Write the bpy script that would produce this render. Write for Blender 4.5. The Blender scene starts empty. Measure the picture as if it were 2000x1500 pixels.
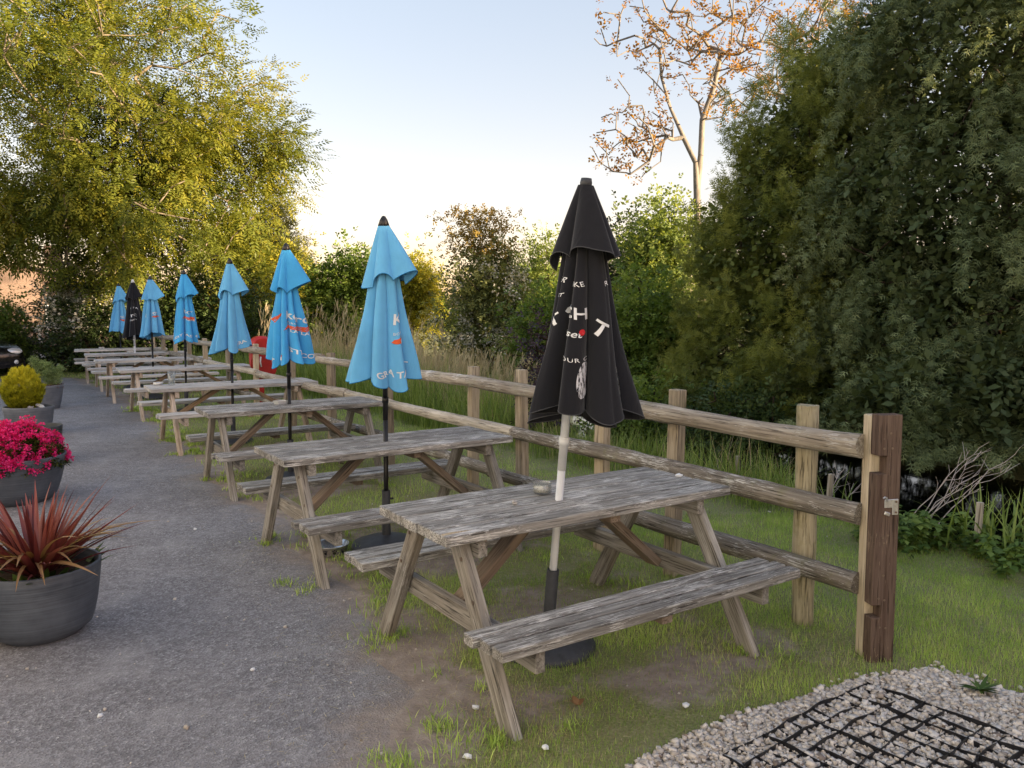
import bpy, bmesh, math, random
import numpy as np
from mathutils import Vector, Matrix

R = math.radians
PI = math.pi
rng = np.random.default_rng(7)
random.seed(7)
SC = bpy.context.scene
COL = SC.collection

# ------------------------------------------------------------------ camera, sky, sun, exposure
cam_d = bpy.data.cameras.new("camera")
cam = bpy.data.objects.new("camera", cam_d)
COL.objects.link(cam)
cam_d.sensor_width = 36.0
cam_d.lens = 28.46
cam_d.clip_start = 0.05
cam_d.clip_end = 3000
cam.location = (0, 0, 1.667)
cam.rotation_euler = (R(90) - 0.093, R(0.19), 0)
SC.camera = cam

SUN_AZ = 112.0      # clockwise from the view direction: to the right, a little behind the camera
SUN_EL = 8.0
SUN_ROT = SUN_AZ
SKY_GAMMA = 0.50
SKY_SAT = 1.45
SKY_TINT = (1.68, 1.18, 1.04, 1)
world = bpy.data.worlds.new("World")
SC.world = world
world.use_nodes = True
wn = world.node_tree.nodes
wl = world.node_tree.links
wn.clear()
sky = wn.new("ShaderNodeTexSky")
sky.sky_type = 'NISHITA'
sky.sun_disc = False
sky.sun_elevation = R(SUN_EL)
sky.sun_rotation = R(SUN_ROT)
sky.altitude = 50
sky.air_density = 1.0
sky.dust_density = 1.0
sky.ozone_density = 2.0
bg = wn.new("ShaderNodeBackground")
bg.inputs[1].default_value = 0.15
wo = wn.new("ShaderNodeOutputWorld")
gm = wn.new("ShaderNodeGamma")            # evens the sky out as the phone's exposure does
gm.inputs[1].default_value = SKY_GAMMA
wb = wn.new("ShaderNodeMix"); wb.data_type = 'RGBA'; wb.blend_type = 'MULTIPLY'
wb.inputs[0].default_value = 1.0
wb.inputs[7].default_value = SKY_TINT
wl.new(sky.outputs[0], gm.inputs[0])
hs = wn.new("ShaderNodeHueSaturation"); hs.inputs['Saturation'].default_value = SKY_SAT
wl.new(gm.outputs[0], hs.inputs['Color'])
wl.new(hs.outputs[0], wb.inputs[6])
wl.new(wb.outputs[2], bg.inputs[0])
wl.new(bg.outputs[0], wo.inputs[0])

sun_d = bpy.data.lights.new("sun", 'SUN')
sun_d.energy = 5.0
sun_d.angle = R(0.6)
sun_d.color = (1.0, 0.74, 0.46)
sun = bpy.data.objects.new("sun", sun_d)
COL.objects.link(sun)
to_sun = Vector((math.sin(R(SUN_AZ)) * math.cos(R(SUN_EL)), math.cos(R(SUN_AZ)) * math.cos(R(SUN_EL)), math.sin(R(SUN_EL))))
sun.rotation_euler = to_sun.to_track_quat('Z', 'Y').to_euler()
sun.location = to_sun * 60

SC.view_settings.view_transform = 'Standard'
SC.view_settings.look = 'None'
SC.view_settings.gamma = 1
SC.view_settings.use_curve_mapping = False
SC.view_settings.exposure = 1.98
SC.render.engine = 'CYCLES'
SC.cycles.use_denoising = True
SC.cycles.max_bounces = 6
SC.cycles.diffuse_bounces = 2
SC.cycles.glossy_bounces = 2
SC.cycles.transmission_bounces = 6
SC.cycles.transparent_max_bounces = 8
SC.cycles.caustics_reflective = False
SC.cycles.caustics_refractive = False

# ------------------------------------------------------------------ helpers: objects
def link(o, parent=None):
    COL.objects.link(o)
    if parent is not None:
        o.parent = parent
    return o

def tag(o, label=None, cat=None, group=None, kind=None):
    if label: o["label"] = label
    if cat: o["category"] = cat
    if group: o["group"] = group
    if kind: o["kind"] = kind
    return o

def thing(name, label, cat, loc=(0, 0, 0), rz=0.0, group=None):
    o = bpy.data.objects.new(name, None)
    o.empty_display_size = 0.1
    link(o)
    o.location = loc
    o.rotation_euler = (0, 0, rz)
    return tag(o, label, cat, group)

def copy_tree(o, parent=None):
    c = o.copy()
    link(c, parent)
    for ch in list(o.children):
        copy_tree(ch, c)
    return c

def mesh_np(name, V, F, mat=None, parent=None, smooth=False, attrs=None):
    """V (n,3), F (m,3|4) int arrays -> one mesh object"""
    me = bpy.data.meshes.new(name)
    V = np.asarray(V, dtype=np.float32)
    F = np.asarray(F, dtype=np.int32)
    k = F.shape[1]
    me.vertices.add(len(V))
    me.vertices.foreach_set("co", V.ravel())
    me.loops.add(F.size)
    me.loops.foreach_set("vertex_index", F.ravel())
    me.polygons.add(len(F))
    me.polygons.foreach_set("loop_start", np.arange(0, F.size, k, dtype=np.int32))
    me.polygons.foreach_set("loop_total", np.full(len(F), k, dtype=np.int32))
    if smooth:
        me.polygons.foreach_set("use_smooth", np.ones(len(F), dtype=bool))
    me.update(calc_edges=True)
    if attrs:
        for an, av in attrs.items():
            a = me.attributes.new(an, 'FLOAT', 'POINT')
            a.data.foreach_set("value", np.asarray(av, dtype=np.float32))
    if mat: me.materials.append(mat)
    o = bpy.data.objects.new(name, me)
    link(o, parent)
    return o

class MB:
    """collects simple shapes; build() links them as one mesh object"""
    def __init__(s):
        s.v = []; s.f = []
    def add(s, vs, fs):
        b = len(s.v)
        s.v += [tuple(p) for p in vs]
        s.f += [tuple(i + b for i in f) for f in fs]
        return s
    def box(s, c, d, M=None, bev=0.0):
        x, y, z = d[0] / 2, d[1] / 2, d[2] / 2
        bm = bmesh.new()
        bmesh.ops.create_cube(bm, size=1)
        for v in bm.verts: v.co = Vector((v.co.x * 2 * x, v.co.y * 2 * y, v.co.z * 2 * z))
        if bev > 0: bmesh.ops.bevel(bm, geom=list(bm.edges), offset=bev, segments=1, affect='EDGES')
        bm.verts.index_update()
        C = Vector(c)
        s.add([((M @ v.co) if M else v.co) + C for v in bm.verts], [[v.index for v in f.verts] for f in bm.faces])
        bm.free()
        return s
    def beam(s, p, q, w, t, side=(0, 1, 0), bev=0.004):
        """bar of section w (along side) x t from p to q"""
        p = Vector(p); q = Vector(q); a = (q - p); L = a.length; a.normalize()
        sd = Vector(side); sd = (sd - a * sd.dot(a)).normalized(); n = a.cross(sd)
        M = Matrix((a, sd, n)).transposed()
        return s.box((p + q) / 2, (L, w, t), M, bev)
    def tube(s, pts, rad, k=8, cap=True):
        pts = [Vector(p) for p in pts]
        n = len(pts)
        rad = rad if isinstance(rad, (list, tuple, np.ndarray)) else [rad] * n
        b = len(s.v)
        u = None
        for i, p in enumerate(pts):
            t = (pts[min(i + 1, n - 1)] - pts[max(i - 1, 0)])
            if t.length < 1e-9: t = Vector((0, 0, 1))
            t.normalize()
            if u is None:
                u = Vector((1, 0, 0)) if abs(t.x) < .9 else Vector((0, 1, 0))
            u = (u - t * u.dot(t)).normalized()
            w = t.cross(u)
            for j in range(k):
                a = 2 * PI * j / k
                s.v.append(tuple(p + (u * math.cos(a) + w * math.sin(a)) * float(rad[i])))
        for i in range(n - 1):
            for j in range(k):
                j2 = (j + 1) % k
                s.f.append((b + i * k + j, b + i * k + j2, b + (i + 1) * k + j2, b + (i + 1) * k + j))
        if cap:
            s.f.append(tuple(b + j for j in range(k - 1, -1, -1)))
            s.f.append(tuple(b + (n - 1) * k + j for j in range(k)))
        return s
    def lathe(s, prof, k=32, c=(0, 0, 0), sx=1.0, sy=1.0, a0=0, closed=True):
        b = len(s.v); n = len(prof)
        for r, z in prof:
            for j in range(k):
                a = 2 * PI * j / k + a0
                s.v.append((c[0] + r * math.cos(a) * sx, c[1] + r * math.sin(a) * sy, c[2] + z))
        for i in range(n - 1):
            for j in range(k):
                j2 = (j + 1) % k
                s.f.append((b + i * k + j, b + i * k + j2, b + (i + 1) * k + j2, b + (i + 1) * k + j))
        if closed:
            s.f.append(tuple(b + j for j in range(k - 1, -1, -1)))
            s.f.append(tuple(b + (n - 1) * k + j for j in range(k)))
        return s
    def prism(s, poly, z0, z1):
        """poly in xy extruded z0..z1"""
        b = len(s.v); n = len(poly)
        s.v += [(x, y, z0) for x, y in poly] + [(x, y, z1) for x, y in poly]
        s.f.append(tuple(b + i for i in range(n - 1, -1, -1)))
        s.f.append(tuple(b + n + i for i in range(n)))
        for i in range(n):
            j = (i + 1) % n
            s.f.append((b + i, b + j, b + n + j, b + n + i))
        return s
    def mesh(s, name, mat=None, smooth=False):
        me = bpy.data.meshes.new(name)
        me.from_pydata(s.v, [], s.f)
        if smooth:
            me.polygons.foreach_set("use_smooth", np.ones(len(me.polygons), dtype=bool))
        me.update()
        if mat: me.materials.append(mat)
        return me
    def build(s, name, mat=None, parent=None, smooth=False, loc=None):
        o = bpy.data.objects.new(name, s.mesh(name, mat, smooth))
        link(o, parent)
        if loc is not None: o.location = loc
        return o

def auto_smooth(o, ang=40):
    me = o.data
    me.polygons.foreach_set("use_smooth", np.ones(len(me.polygons), dtype=bool))
    try:
        me.set_sharp_from_angle(angle=R(ang))
    except Exception:
        pass
    return o

# ------------------------------------------------------------------ helpers: noise
def _h(ix, iy, seed):
    n = (ix.astype(np.int64) * 374761393 + iy.astype(np.int64) * 668265263 + seed * 1442695041) & 0x7fffffff
    n = ((n ^ (n >> 13)) * 1274126177) & 0x7fffffff
    return ((n ^ (n >> 16)) & 0xffff) / 65535.0

def vnoise(x, y, sc=1.0, seed=0):
    x = np.asarray(x, float) / sc; y = np.asarray(y, float) / sc
    ix = np.floor(x); iy = np.floor(y)
    fx = x - ix; fy = y - iy
    fx = fx * fx * (3 - 2 * fx); fy = fy * fy * (3 - 2 * fy)
    a = _h(ix, iy, seed); b = _h(ix + 1, iy, seed); c = _h(ix, iy + 1, seed); d = _h(ix + 1, iy + 1, seed)
    return (a * (1 - fx) + b * fx) * (1 - fy) + (c * (1 - fx) + d * fx) * fy

def sstep(a, b, x):
    t = np.clip((np.asarray(x, float) - a) / (b - a), 0, 1)
    return t * t * (3 - 2 * t)

# ------------------------------------------------------------------ helpers: materials
def new_mat(name):
    m = bpy.data.materials.new(name)
    m.use_nodes = True
    nt = m.node_tree
    nt.nodes.clear()
    out = nt.nodes.new("ShaderNodeOutputMaterial")
    return m, nt, out

def nd(nt, typ, props=None, **ins):
    n = nt.nodes.new(typ)
    if props:
        for k, v in props.items(): setattr(n, k, v)
    for k, v in ins.items():
        key = int(k[1:]) if k[0] == 'i' and k[1:].isdigit() else k.replace('_', ' ')
        if hasattr(v, 'is_linked') or hasattr(v, 'links'):
            nt.links.new(v, n.inputs[key])
        else:
            n.inputs[key].default_value = v
    return n

def c4(c): return (c[0], c[1], c[2], 1.0)

def mixc(nt, fac, a, b, mode='MIX'):
    n = nt.nodes.new("ShaderNodeMix")
    n.data_type = 'RGBA'; n.blend_type = mode
    for sock, v in ((n.inputs[0], fac), (n.inputs[6], a), (n.inputs[7], b)):
        if hasattr(v, 'links'): nt.links.new(v, sock)
        elif isinstance(v, (int, float)): sock.default_value = v
        else: sock.default_value = c4(v)
    return n.outputs[2]

def ramp(nt, fac, stops):
    n = nt.nodes.new("ShaderNodeValToRGB")
    cr = n.color_ramp
    while len(cr.elements) < len(stops): cr.elements.new(0.5)
    for e, (p, c) in zip(cr.elements, stops):
        e.position = p
        e.color = c4(c) if not isinstance(c, (int, float)) else (c, c, c, 1)
    nt.links.new(fac, n.inputs[0])
    return n.outputs[0]

def math_(nt, op, a, b=0.0):
    n = nt.nodes.new("ShaderNodeMath"); n.operation = op
    for s_, v in ((n.inputs[0], a), (n.inputs[1], b)):
        if hasattr(v, 'links'): nt.links.new(v, s_)
        else: s_.default_value = v
    return n.outputs[0]

def noise(nt, vec, scale, detail=3.0, rough=0.6, dist=0.0):
    n = nt.nodes.new("ShaderNodeTexNoise")
    n.inputs['Scale'].default_value = scale
    n.inputs['Detail'].default_value = detail
    n.inputs['Roughness'].default_value = rough
    n.inputs['Distortion'].default_value = dist
    if vec is not None: nt.links.new(vec, n.inputs['Vector'])
    return n.outputs[0]

def mapping(nt, vec, scale=(1, 1, 1), loc=(0, 0, 0), rot=(0, 0, 0)):
    n = nt.nodes.new("ShaderNodeMapping")
    n.inputs['Scale'].default_value = scale
    n.inputs['Rotation'].default_value = rot
    if hasattr(loc, 'links'): nt.links.new(loc, n.inputs['Location'])
    else: n.inputs['Location'].default_value = loc
    nt.links.new(vec, n.inputs['Vector'])
    return n.outputs[0]

def principled(nt, out, col, rough=0.7, spec=0.3, metal=0.0, normal=None, sheen=0.0):
    p = nt.nodes.new("ShaderNodeBsdfPrincipled")
    if hasattr(col, 'links'): nt.links.new(col, p.inputs['Base Color'])
    else: p.inputs['Base Color'].default_value = c4(col)
    if hasattr(rough, 'links'): nt.links.new(rough, p.inputs['Roughness'])
    else: p.inputs['Roughness'].default_value = rough
    p.inputs['Specular IOR Level'].default_value = spec
    p.inputs['Metallic'].default_value = metal
    if sheen: p.inputs['Sheen Weight'].default_value = sheen
    if normal is not None: nt.links.new(normal, p.inputs['Normal'])
    nt.links.new(p.outputs[0], out.inputs[0])
    return p

def bump(nt, height, strength=0.5, dist=0.01, normal=None):
    n = nt.nodes.new("ShaderNodeBump")
    n.inputs['Strength'].default_value = strength
    n.inputs['Distance'].default_value = dist
    nt.links.new(height, n.inputs['Height'])
    if normal is not None: nt.links.new(normal, n.inputs['Normal'])
    return n.outputs[0]

def obj_coord(nt, jitter=True):
    tc = nt.nodes.new("ShaderNodeTexCoord")
    if not jitter: return tc.outputs['Object']
    oi = nt.nodes.new("ShaderNodeObjectInfo")
    m = math_(nt, 'MULTIPLY', oi.outputs['Random'], 37.0)
    cx = nt.nodes.new("ShaderNodeCombineXYZ")
    for i in range(3): nt.links.new(m, cx.inputs[i])
    va = nt.nodes.new("ShaderNodeVectorMath"); va.operation = 'ADD'
    nt.links.new(tc.outputs['Object'], va.inputs[0]); nt.links.new(cx.outputs[0], va.inputs[1])
    return va.outputs[0]

def plain(name, col, rough=0.6, spec=0.3, metal=0.0, var=0.12, scale=30.0, bmp=0.0):
    m, nt, out = new_mat(name)
    v = obj_coord(nt)
    n = noise(nt, v, scale, 4)
    dk = tuple(c * (1 - var * 2) for c in col); lt = tuple(min(1, c * (1 + var * 2)) for c in col)
    c = ramp(nt, n, [(0.25, dk), (0.75, lt)])
    nrm = bump(nt, n, bmp, 0.003) if bmp else None
    principled(nt, out, c, rough, spec, metal, nrm)
    return m

def wood(name, axis, dark, mid, light, flake=(0.55, 0.53, 0.5), flake_amt=0.0, moss=0.0, grain=1.0, warm=None):
    """weathered timber; grain runs along the given local axis"""
    m, nt, out = new_mat(name)
    v = obj_coord(nt)
    st = {'x': (1.8, 50, 50), 'y': (50, 1.8, 50), 'z': (50, 50, 1.8)}[axis]
    st2 = {'x': (3.0, 90, 90), 'y': (90, 3, 90), 'z': (90, 90, 3)}[axis]
    st3 = {'x': (11, 170, 170), 'y': (170, 11, 170), 'z': (170, 170, 11)}[axis]
    g1 = noise(nt, mapping(nt, v, st), 1.0 * grain, 5, 0.65, 0.4)
    g2 = noise(nt, mapping(nt, v, st2), 1.6, 3, 0.6)
    big = noise(nt, v, 3.2, 3)
    c = ramp(nt, g1, [(0.28, dark), (0.5, mid), (0.74, light)])
    c = mixc(nt, math_(nt, 'MULTIPLY', ramp(nt, big, [(0.35, 0.0), (0.7, 1.0)]), 0.45), c, dark)
    if warm is not None:
        c = mixc(nt, math_(nt, 'MULTIPLY', ramp(nt, noise(nt, v, 1.7, 2), [(0.45, 0.0), (0.65, 1.0)]), 0.5), c, warm)
    cr = ramp(nt, g2, [(0.34, 1.0), (0.43, 0.0)])
    c = mixc(nt, math_(nt, 'MULTIPLY', cr, 0.85), c, tuple(x * 0.35 for x in dark))
    h = math_(nt, 'SUBTRACT', g1, math_(nt, 'MULTIPLY', cr, 0.7))
    if flake_amt > 0:
        fl = noise(nt, mapping(nt, v, st3), 1.0, 4, 0.7, 0.6)
        patch = noise(nt, v, 5.0, 2)
        f = math_(nt, 'ADD', fl, math_(nt, 'MULTIPLY', math_(nt, 'SUBTRACT', patch, 0.5), 0.5))
        th = 0.68 - flake_amt * 0.2
        fm = ramp(nt, f, [(th, 0.0), (th + 0.05, 1.0)])
        c = mixc(nt, math_(nt, 'MULTIPLY', fm, 0.85), c, flake)
        h = math_(nt, 'ADD', h, math_(nt, 'MULTIPLY', fm, 0.3))
    if moss > 0:
        mm = ramp(nt, noise(nt, v, 6.0, 4, 0.7), [(0.58 - 0.1 * moss, 0.0), (0.72, 1.0)])
        c = mixc(nt, math_(nt, 'MULTIPLY', mm, moss), c, (0.16, 0.17, 0.04))
    oi = nt.nodes.new("ShaderNodeObjectInfo")            # every board has weathered a little differently
    c = mixc(nt, 1.0, c, ramp(nt, oi.outputs['Random'], [(0.0, 0.80), (1.0, 1.14)]), 'MULTIPLY')
    principled(nt, out, c, 0.85, 0.2, 0, bump(nt, h, 0.8, 0.005))
    return m

def leaf_mat(name, c_dark, c_mid, c_light, trans=0.35, rough=0.5, spec=0.25):
    """leaf colour varies from leaf to leaf through the 'tint' attribute"""
    m, nt, out = new_mat(name)
    at = nt.nodes.new("ShaderNodeAttribute"); at.attribute_name = "tint"
    c = ramp(nt, at.outputs['Fac'], [(0.05, c_dark), (0.5, c_mid), (0.95, c_light)])
    p = nt.nodes.new("ShaderNodeBsdfPrincipled")
    nt.links.new(c, p.inputs['Base Color'])
    p.inputs['Roughness'].default_value = rough
    p.inputs['Specular IOR Level'].default_value = spec
    t = nt.nodes.new("ShaderNodeBsdfTranslucent")
    nt.links.new(mixc(nt, 1.0, c, (1.25, 1.15, 0.55), 'MULTIPLY'), t.inputs[0])
    mx = nt.nodes.new("ShaderNodeMixShader")
    mx.inputs[0].default_value = trans
    nt.links.new(p.outputs[0], mx.inputs[1]); nt.links.new(t.outputs[0], mx.inputs[2])
    nt.links.new(mx.outputs[0], out.inputs[0])
    return m

M = {}
M['old_x'] = wood('weathered_plank', 'x', (0.098, 0.092, 0.084), (0.325, 0.312, 0.288), (0.62, 0.605, 0.57), (0.76, 0.75, 0.72), 0.58) # 'x', (0.133, 0.110, 0.094), (0.314, 0.274, 0.243), (0.564, 0.517, 0.470), (0.860, 0.860, 0.847), 0.62)
M['old_leg'] = wood('weathered_leg', 'x', (0.13, 0.118, 0.102), (0.37, 0.35, 0.315), (0.62, 0.60, 0.555), (0.6, 0.59, 0.56), 0.1, warm=(0.30, 0.26, 0.21)) # 'x', (0.157, 0.125, 0.102), (0.376, 0.321, 0.274), (0.659, 0.596, 0.533), (0.784, 0.753, 0.706), 0.2, warm=(0.314, 0.227, 0.157))
M['old_brace'] = wood('weathered_brace', 'x', (0.13, 0.098, 0.074), (0.27, 0.215, 0.165), (0.40, 0.335, 0.265), warm=(0.30, 0.22, 0.155)) # 'x', (0.133, 0.087, 0.059), (0.294, 0.203, 0.140), (0.434, 0.329, 0.238), warm=(0.350, 0.210, 0.126))
M['new_x'] = wood('pale_plank', 'x', (0.37, 0.355, 0.335), (0.62, 0.605, 0.58), (0.80, 0.79, 0.77), (0.84, 0.83, 0.82), 0.2) # 'x', (0.424, 0.368, 0.330), (0.721, 0.659, 0.604), (0.860, 0.860, 0.860), (0.860, 0.860, 0.860), 0.25)
M['new_leg'] = wood('pale_leg', 'x', (0.336, 0.259, 0.196), (0.588, 0.504, 0.420), (0.840, 0.771, 0.687), warm=(0.476, 0.336, 0.217))
M['new_brace'] = wood('pale_brace', 'x', (0.250, 0.175, 0.112), (0.413, 0.312, 0.213), (0.562, 0.450, 0.338), warm=(0.400, 0.263, 0.150))
M['rail'] = wood('rail_timber', 'x', (0.202, 0.168, 0.134), (0.457, 0.403, 0.329), (0.699, 0.645, 0.551), (0.739, 0.712, 0.672), 0.35, moss=0.25)
M['rail_dark'] = wood('rail_timber_dark', 'x', (0.094, 0.083, 0.069), (0.242, 0.215, 0.181), (0.444, 0.410, 0.363), (0.672, 0.659, 0.618), 0.5, moss=0.35)
M['rail_pale'] = wood('rail_timber_pale', 'x', (0.312, 0.264, 0.204), (0.564, 0.516, 0.432), (0.768, 0.720, 0.636), (0.720, 0.696, 0.648), 0.2)
M['post'] = wood('post_timber', 'z', (0.192, 0.156, 0.114), (0.408, 0.348, 0.258), (0.600, 0.528, 0.408), moss=0.35)
M['post_round'] = wood('round_post_timber', 'z', (0.216, 0.186, 0.120), (0.432, 0.384, 0.264), (0.600, 0.552, 0.408), moss=0.55)
M['post_new'] = wood('fresh_post_timber', 'z', (0.38, 0.31, 0.21), (0.57, 0.49, 0.36), (0.72, 0.64, 0.50)) # 'z', (0.36, 0.26, 0.15), (0.56, 0.43, 0.27), (0.72, 0.60, 0.42))
M['stain'] = wood('brown_stained_timber', 'z', (0.075, 0.047, 0.036), (0.130, 0.092, 0.072), (0.190, 0.140, 0.110), (0.42, 0.32, 0.22), 0.08) # 'z', (0.054, 0.029, 0.022), (0.106, 0.060, 0.046), (0.162, 0.098, 0.074), (0.504, 0.384, 0.264), 0.12)
M['stake'] = wood('stake_timber', 'z', (0.264, 0.228, 0.180), (0.480, 0.432, 0.360), (0.660, 0.612, 0.540))
M['black_metal'] = plain('black_painted_metal', (0.012, 0.012, 0.014), 0.4, 0.5, 0.0, 0.2)
M['dark_grey_plastic'] = plain('dark_grey_plastic', (0.055, 0.060, 0.070), 0.55, 0.4, 0, 0.15, 20)
M['white_metal'] = plain('white_painted_metal', (0.70, 0.73, 0.76), 0.4, 0.5, 0.0, 0.04, 12)
M['zinc'] = plain('zinc_plated_steel', (0.62, 0.64, 0.66), 0.35, 0.5, 0.85, 0.12, 60)
M['steel'] = plain('steel', (0.66, 0.68, 0.69), 0.22, 0.5, 0.9, 0.06, 20)
M['screw'] = plain('rusty_screw', (0.22, 0.17, 0.13), 0.5, 0.4, 0.6, 0.2, 80)
M['white'] = plain('white_print', (0.80, 0.82, 0.84), 0.7, 0.2, 0, 0.04)
M['orange'] = plain('orange_print', (0.78, 0.13, 0.045), 0.7, 0.2, 0, 0.05)
M['red_print'] = plain('red_print', (0.65, 0.03, 0.04), 0.7, 0.2, 0, 0.05)
M['red_plastic'] = plain('red_plastic', (0.50, 0.022, 0.022), 0.35, 0.5, 0, 0.12, 8)
M['red_dark'] = plain('red_dark_plastic', (0.40, 0.02, 0.02), 0.35, 0.5, 0, 0.1)
M['soil'] = plain('potting_soil', (0.045, 0.032, 0.022), 0.95, 0.1, 0, 0.3, 60, 0.6)
M['tin'] = plain('pale_tin', (0.66, 0.68, 0.68), 0.35, 0.5, 0.2, 0.06, 25)
M['ash'] = plain('ash_and_stubs', (0.42, 0.38, 0.33), 0.95, 0.1, 0, 0.4, 120, 0.5)
M['stone'] = plain('grey_pebble', (0.42, 0.41, 0.40), 0.85, 0.2, 0, 0.2, 40)

def cloth(name, col):
    m, nt, out = new_mat(name)
    v = obj_coord(nt)
    w = noise(nt, v, 900.0, 1)
    b = noise(nt, v, 4.0, 3)
    c = ramp(nt, b, [(0.3, tuple(x * 0.88 for x in col)), (0.75, tuple(min(1, x * 1.08) for x in col))])
    wr = noise(nt, mapping(nt, v, (6, 6, 2.2)), 2.2, 3, 0.6, 0.8)
    nrm = bump(nt, wr, 0.22, 0.03)
    nrm = bump(nt, w, 0.12, 0.002, nrm)
    principled(nt, out, c, 0.85, 0.15, 0, nrm, 0.25)
    return m
M['blue'] = cloth('sky_blue_canvas', (0.072, 0.432, 0.860))
M['blue_faded'] = cloth('faded_blue_canvas', (0.156, 0.504, 0.860))
M['black_cloth'] = cloth('black_canvas', (0.014, 0.015, 0.020))
def hatch():
    m, nt, out = new_mat('hatched_white_print')
    v = obj_coord(nt, False)
    n_ = noise(nt, mapping(nt, v, (60, 60, 9), rot=(0, R(25), 0)), 2.2, 3, .6)
    principled(nt, out, ramp(nt, n_, [(0.44, (0.02, 0.02, 0.03)), (0.5, (0.74, 0.76, 0.8))]), 0.8, 0.15)
    return m
M['hatch'] = hatch()
M['hem_black'] = plain('grey_hem_stitching', (0.075, 0.078, 0.085), 0.8, 0.1, 0, 0.1)
M['hem_blue'] = plain('darker_blue_hem', (0.035, 0.22, 0.48), 0.8, 0.1, 0, 0.1)

def glass(name, tint=(0.95, 0.97, 0.96), refl=0.08, whiten=0.07):
    """thin clear glass: light passes straight through, edges mirror"""
    m, nt, out = new_mat(name)
    t = nt.nodes.new("ShaderNodeBsdfTransparent"); t.inputs[0].default_value = c4(tint)
    g_ = nt.nodes.new("ShaderNodeBsdfGlossy"); g_.inputs['Roughness'].default_value = 0.04
    lw = nt.nodes.new("ShaderNodeLayerWeight"); lw.inputs['Blend'].default_value = 0.35
    f = math_(nt, 'ADD', math_(nt, 'MULTIPLY', lw.outputs['Fresnel'], 0.35), refl)
    mx = nt.nodes.new("ShaderNodeMixShader")
    nt.links.new(f, mx.inputs[0]); nt.links.new(t.outputs[0], mx.inputs[1]); nt.links.new(g_.outputs[0], mx.inputs[2])
    df = nt.nodes.new("ShaderNodeBsdfDiffuse"); df.inputs[0].default_value = (0.85, 0.88, 0.87, 1)     # whitish layer mixed in to lighten the dark-looking glass
    sm = nt.nodes.new("ShaderNodeMixShader"); sm.inputs[0].default_value = whiten
    nt.links.new(mx.outputs[0], sm.inputs[1]); nt.links.new(df.outputs[0], sm.inputs[2])
    nt.links.new(sm.outputs[0], out.inputs[0])
    return m
M['glass'] = glass('clear_glass')
M['water_clear'] = glass('drinking_water', (0.97, 0.99, 1.0), 0.03, 0.03)

def pot_mat(name, a, b, ridge=170.0):
    m, nt, out = new_mat(name)
    v = obj_coord(nt, False)
    br = noise(nt, mapping(nt, v, (3, 3, 120)), 1.0, 3, 0.6)
    sm = noise(nt, v, 4.5, 4, 0.65)
    c = ramp(nt, math_(nt, 'ADD', math_(nt, 'MULTIPLY', br, 0.45), math_(nt, 'MULTIPLY', sm, 0.55)), [(0.36, a), (0.66, b)])
    w = nt.nodes.new("ShaderNodeTexWave"); w.bands_direction = 'Z'
    w.inputs['Scale'].default_value = ridge / 6.28; w.inputs['Distortion'].default_value = 0.6
    nt.links.new(v, w.inputs['Vector'])
    nrm = bump(nt, w.outputs['Fac'], 0.15, 0.002)
    nrm = bump(nt, br, 0.3, 0.004, nrm)
    principled(nt, out, c, 0.5, 0.4, 0, nrm)
    return m
M['pot'] = pot_mat('ribbed_grey_pot', (0.050, 0.060, 0.078), (0.120, 0.140, 0.172)) # (0.066, 0.072, 0.086), (0.162, 0.174, 0.198))
M['pot_smooth'] = pot_mat('smooth_grey_pot', (0.090, 0.102, 0.126), (0.186, 0.204, 0.234), 5)
M['pot_dark'] = pot_mat('speckled_dark_pot', (0.030, 0.036, 0.041), (0.084, 0.094, 0.101), 5)

# leaves
M['lf_ash'] = leaf_mat('ash_leaves', (0.080, 0.115, 0.022), (0.185, 0.220, 0.036), (0.36, 0.34, 0.050), 0.5) # (0.109, 0.153, 0.029), (0.212, 0.258, 0.041), (0.375, 0.375, 0.055), 0.45)
M['lf_ivy'] = leaf_mat('ivy_leaves', (0.016, 0.028, 0.010), (0.030, 0.050, 0.014), (0.055, 0.080, 0.020), 0.15, 0.4)
M['lf_hedge'] = leaf_mat('hedge_leaves', (0.029, 0.052, 0.017), (0.052, 0.087, 0.026), (0.094, 0.138, 0.038), 0.2)
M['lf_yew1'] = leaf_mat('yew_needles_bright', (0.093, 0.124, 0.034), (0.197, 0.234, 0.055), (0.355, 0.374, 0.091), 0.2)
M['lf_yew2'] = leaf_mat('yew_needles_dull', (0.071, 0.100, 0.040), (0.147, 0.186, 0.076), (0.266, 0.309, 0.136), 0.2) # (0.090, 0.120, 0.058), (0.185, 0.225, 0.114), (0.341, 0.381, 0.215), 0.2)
M['lf_green'] = leaf_mat('bush_leaves', (0.084, 0.146, 0.033), (0.156, 0.240, 0.050), (0.291, 0.375, 0.084), 0.4)
M['lf_yellow'] = leaf_mat('young_leaves', (0.166, 0.193, 0.030), (0.331, 0.331, 0.044), (0.552, 0.497, 0.067), 0.45)
M['lf_pale'] = leaf_mat('pale_leaves', (0.117, 0.173, 0.054), (0.209, 0.281, 0.081), (0.344, 0.418, 0.128), 0.45)
M['lf_dark'] = leaf_mat('dark_conifer_leaves', (0.040, 0.054, 0.025), (0.081, 0.094, 0.036), (0.145, 0.145, 0.054), 0.1)
M['lf_hawthorn'] = leaf_mat('hawthorn_leaves', (0.101, 0.131, 0.055), (0.186, 0.221, 0.081), (0.339, 0.362, 0.136), 0.35)
M['lf_orange'] = leaf_mat('bronze_young_leaves', (0.20, 0.105, 0.028), (0.33, 0.175, 0.042), (0.44, 0.26, 0.06), 0.5) # (0.180, 0.094, 0.027), (0.324, 0.171, 0.040), (0.450, 0.270, 0.063), 0.5)
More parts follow.
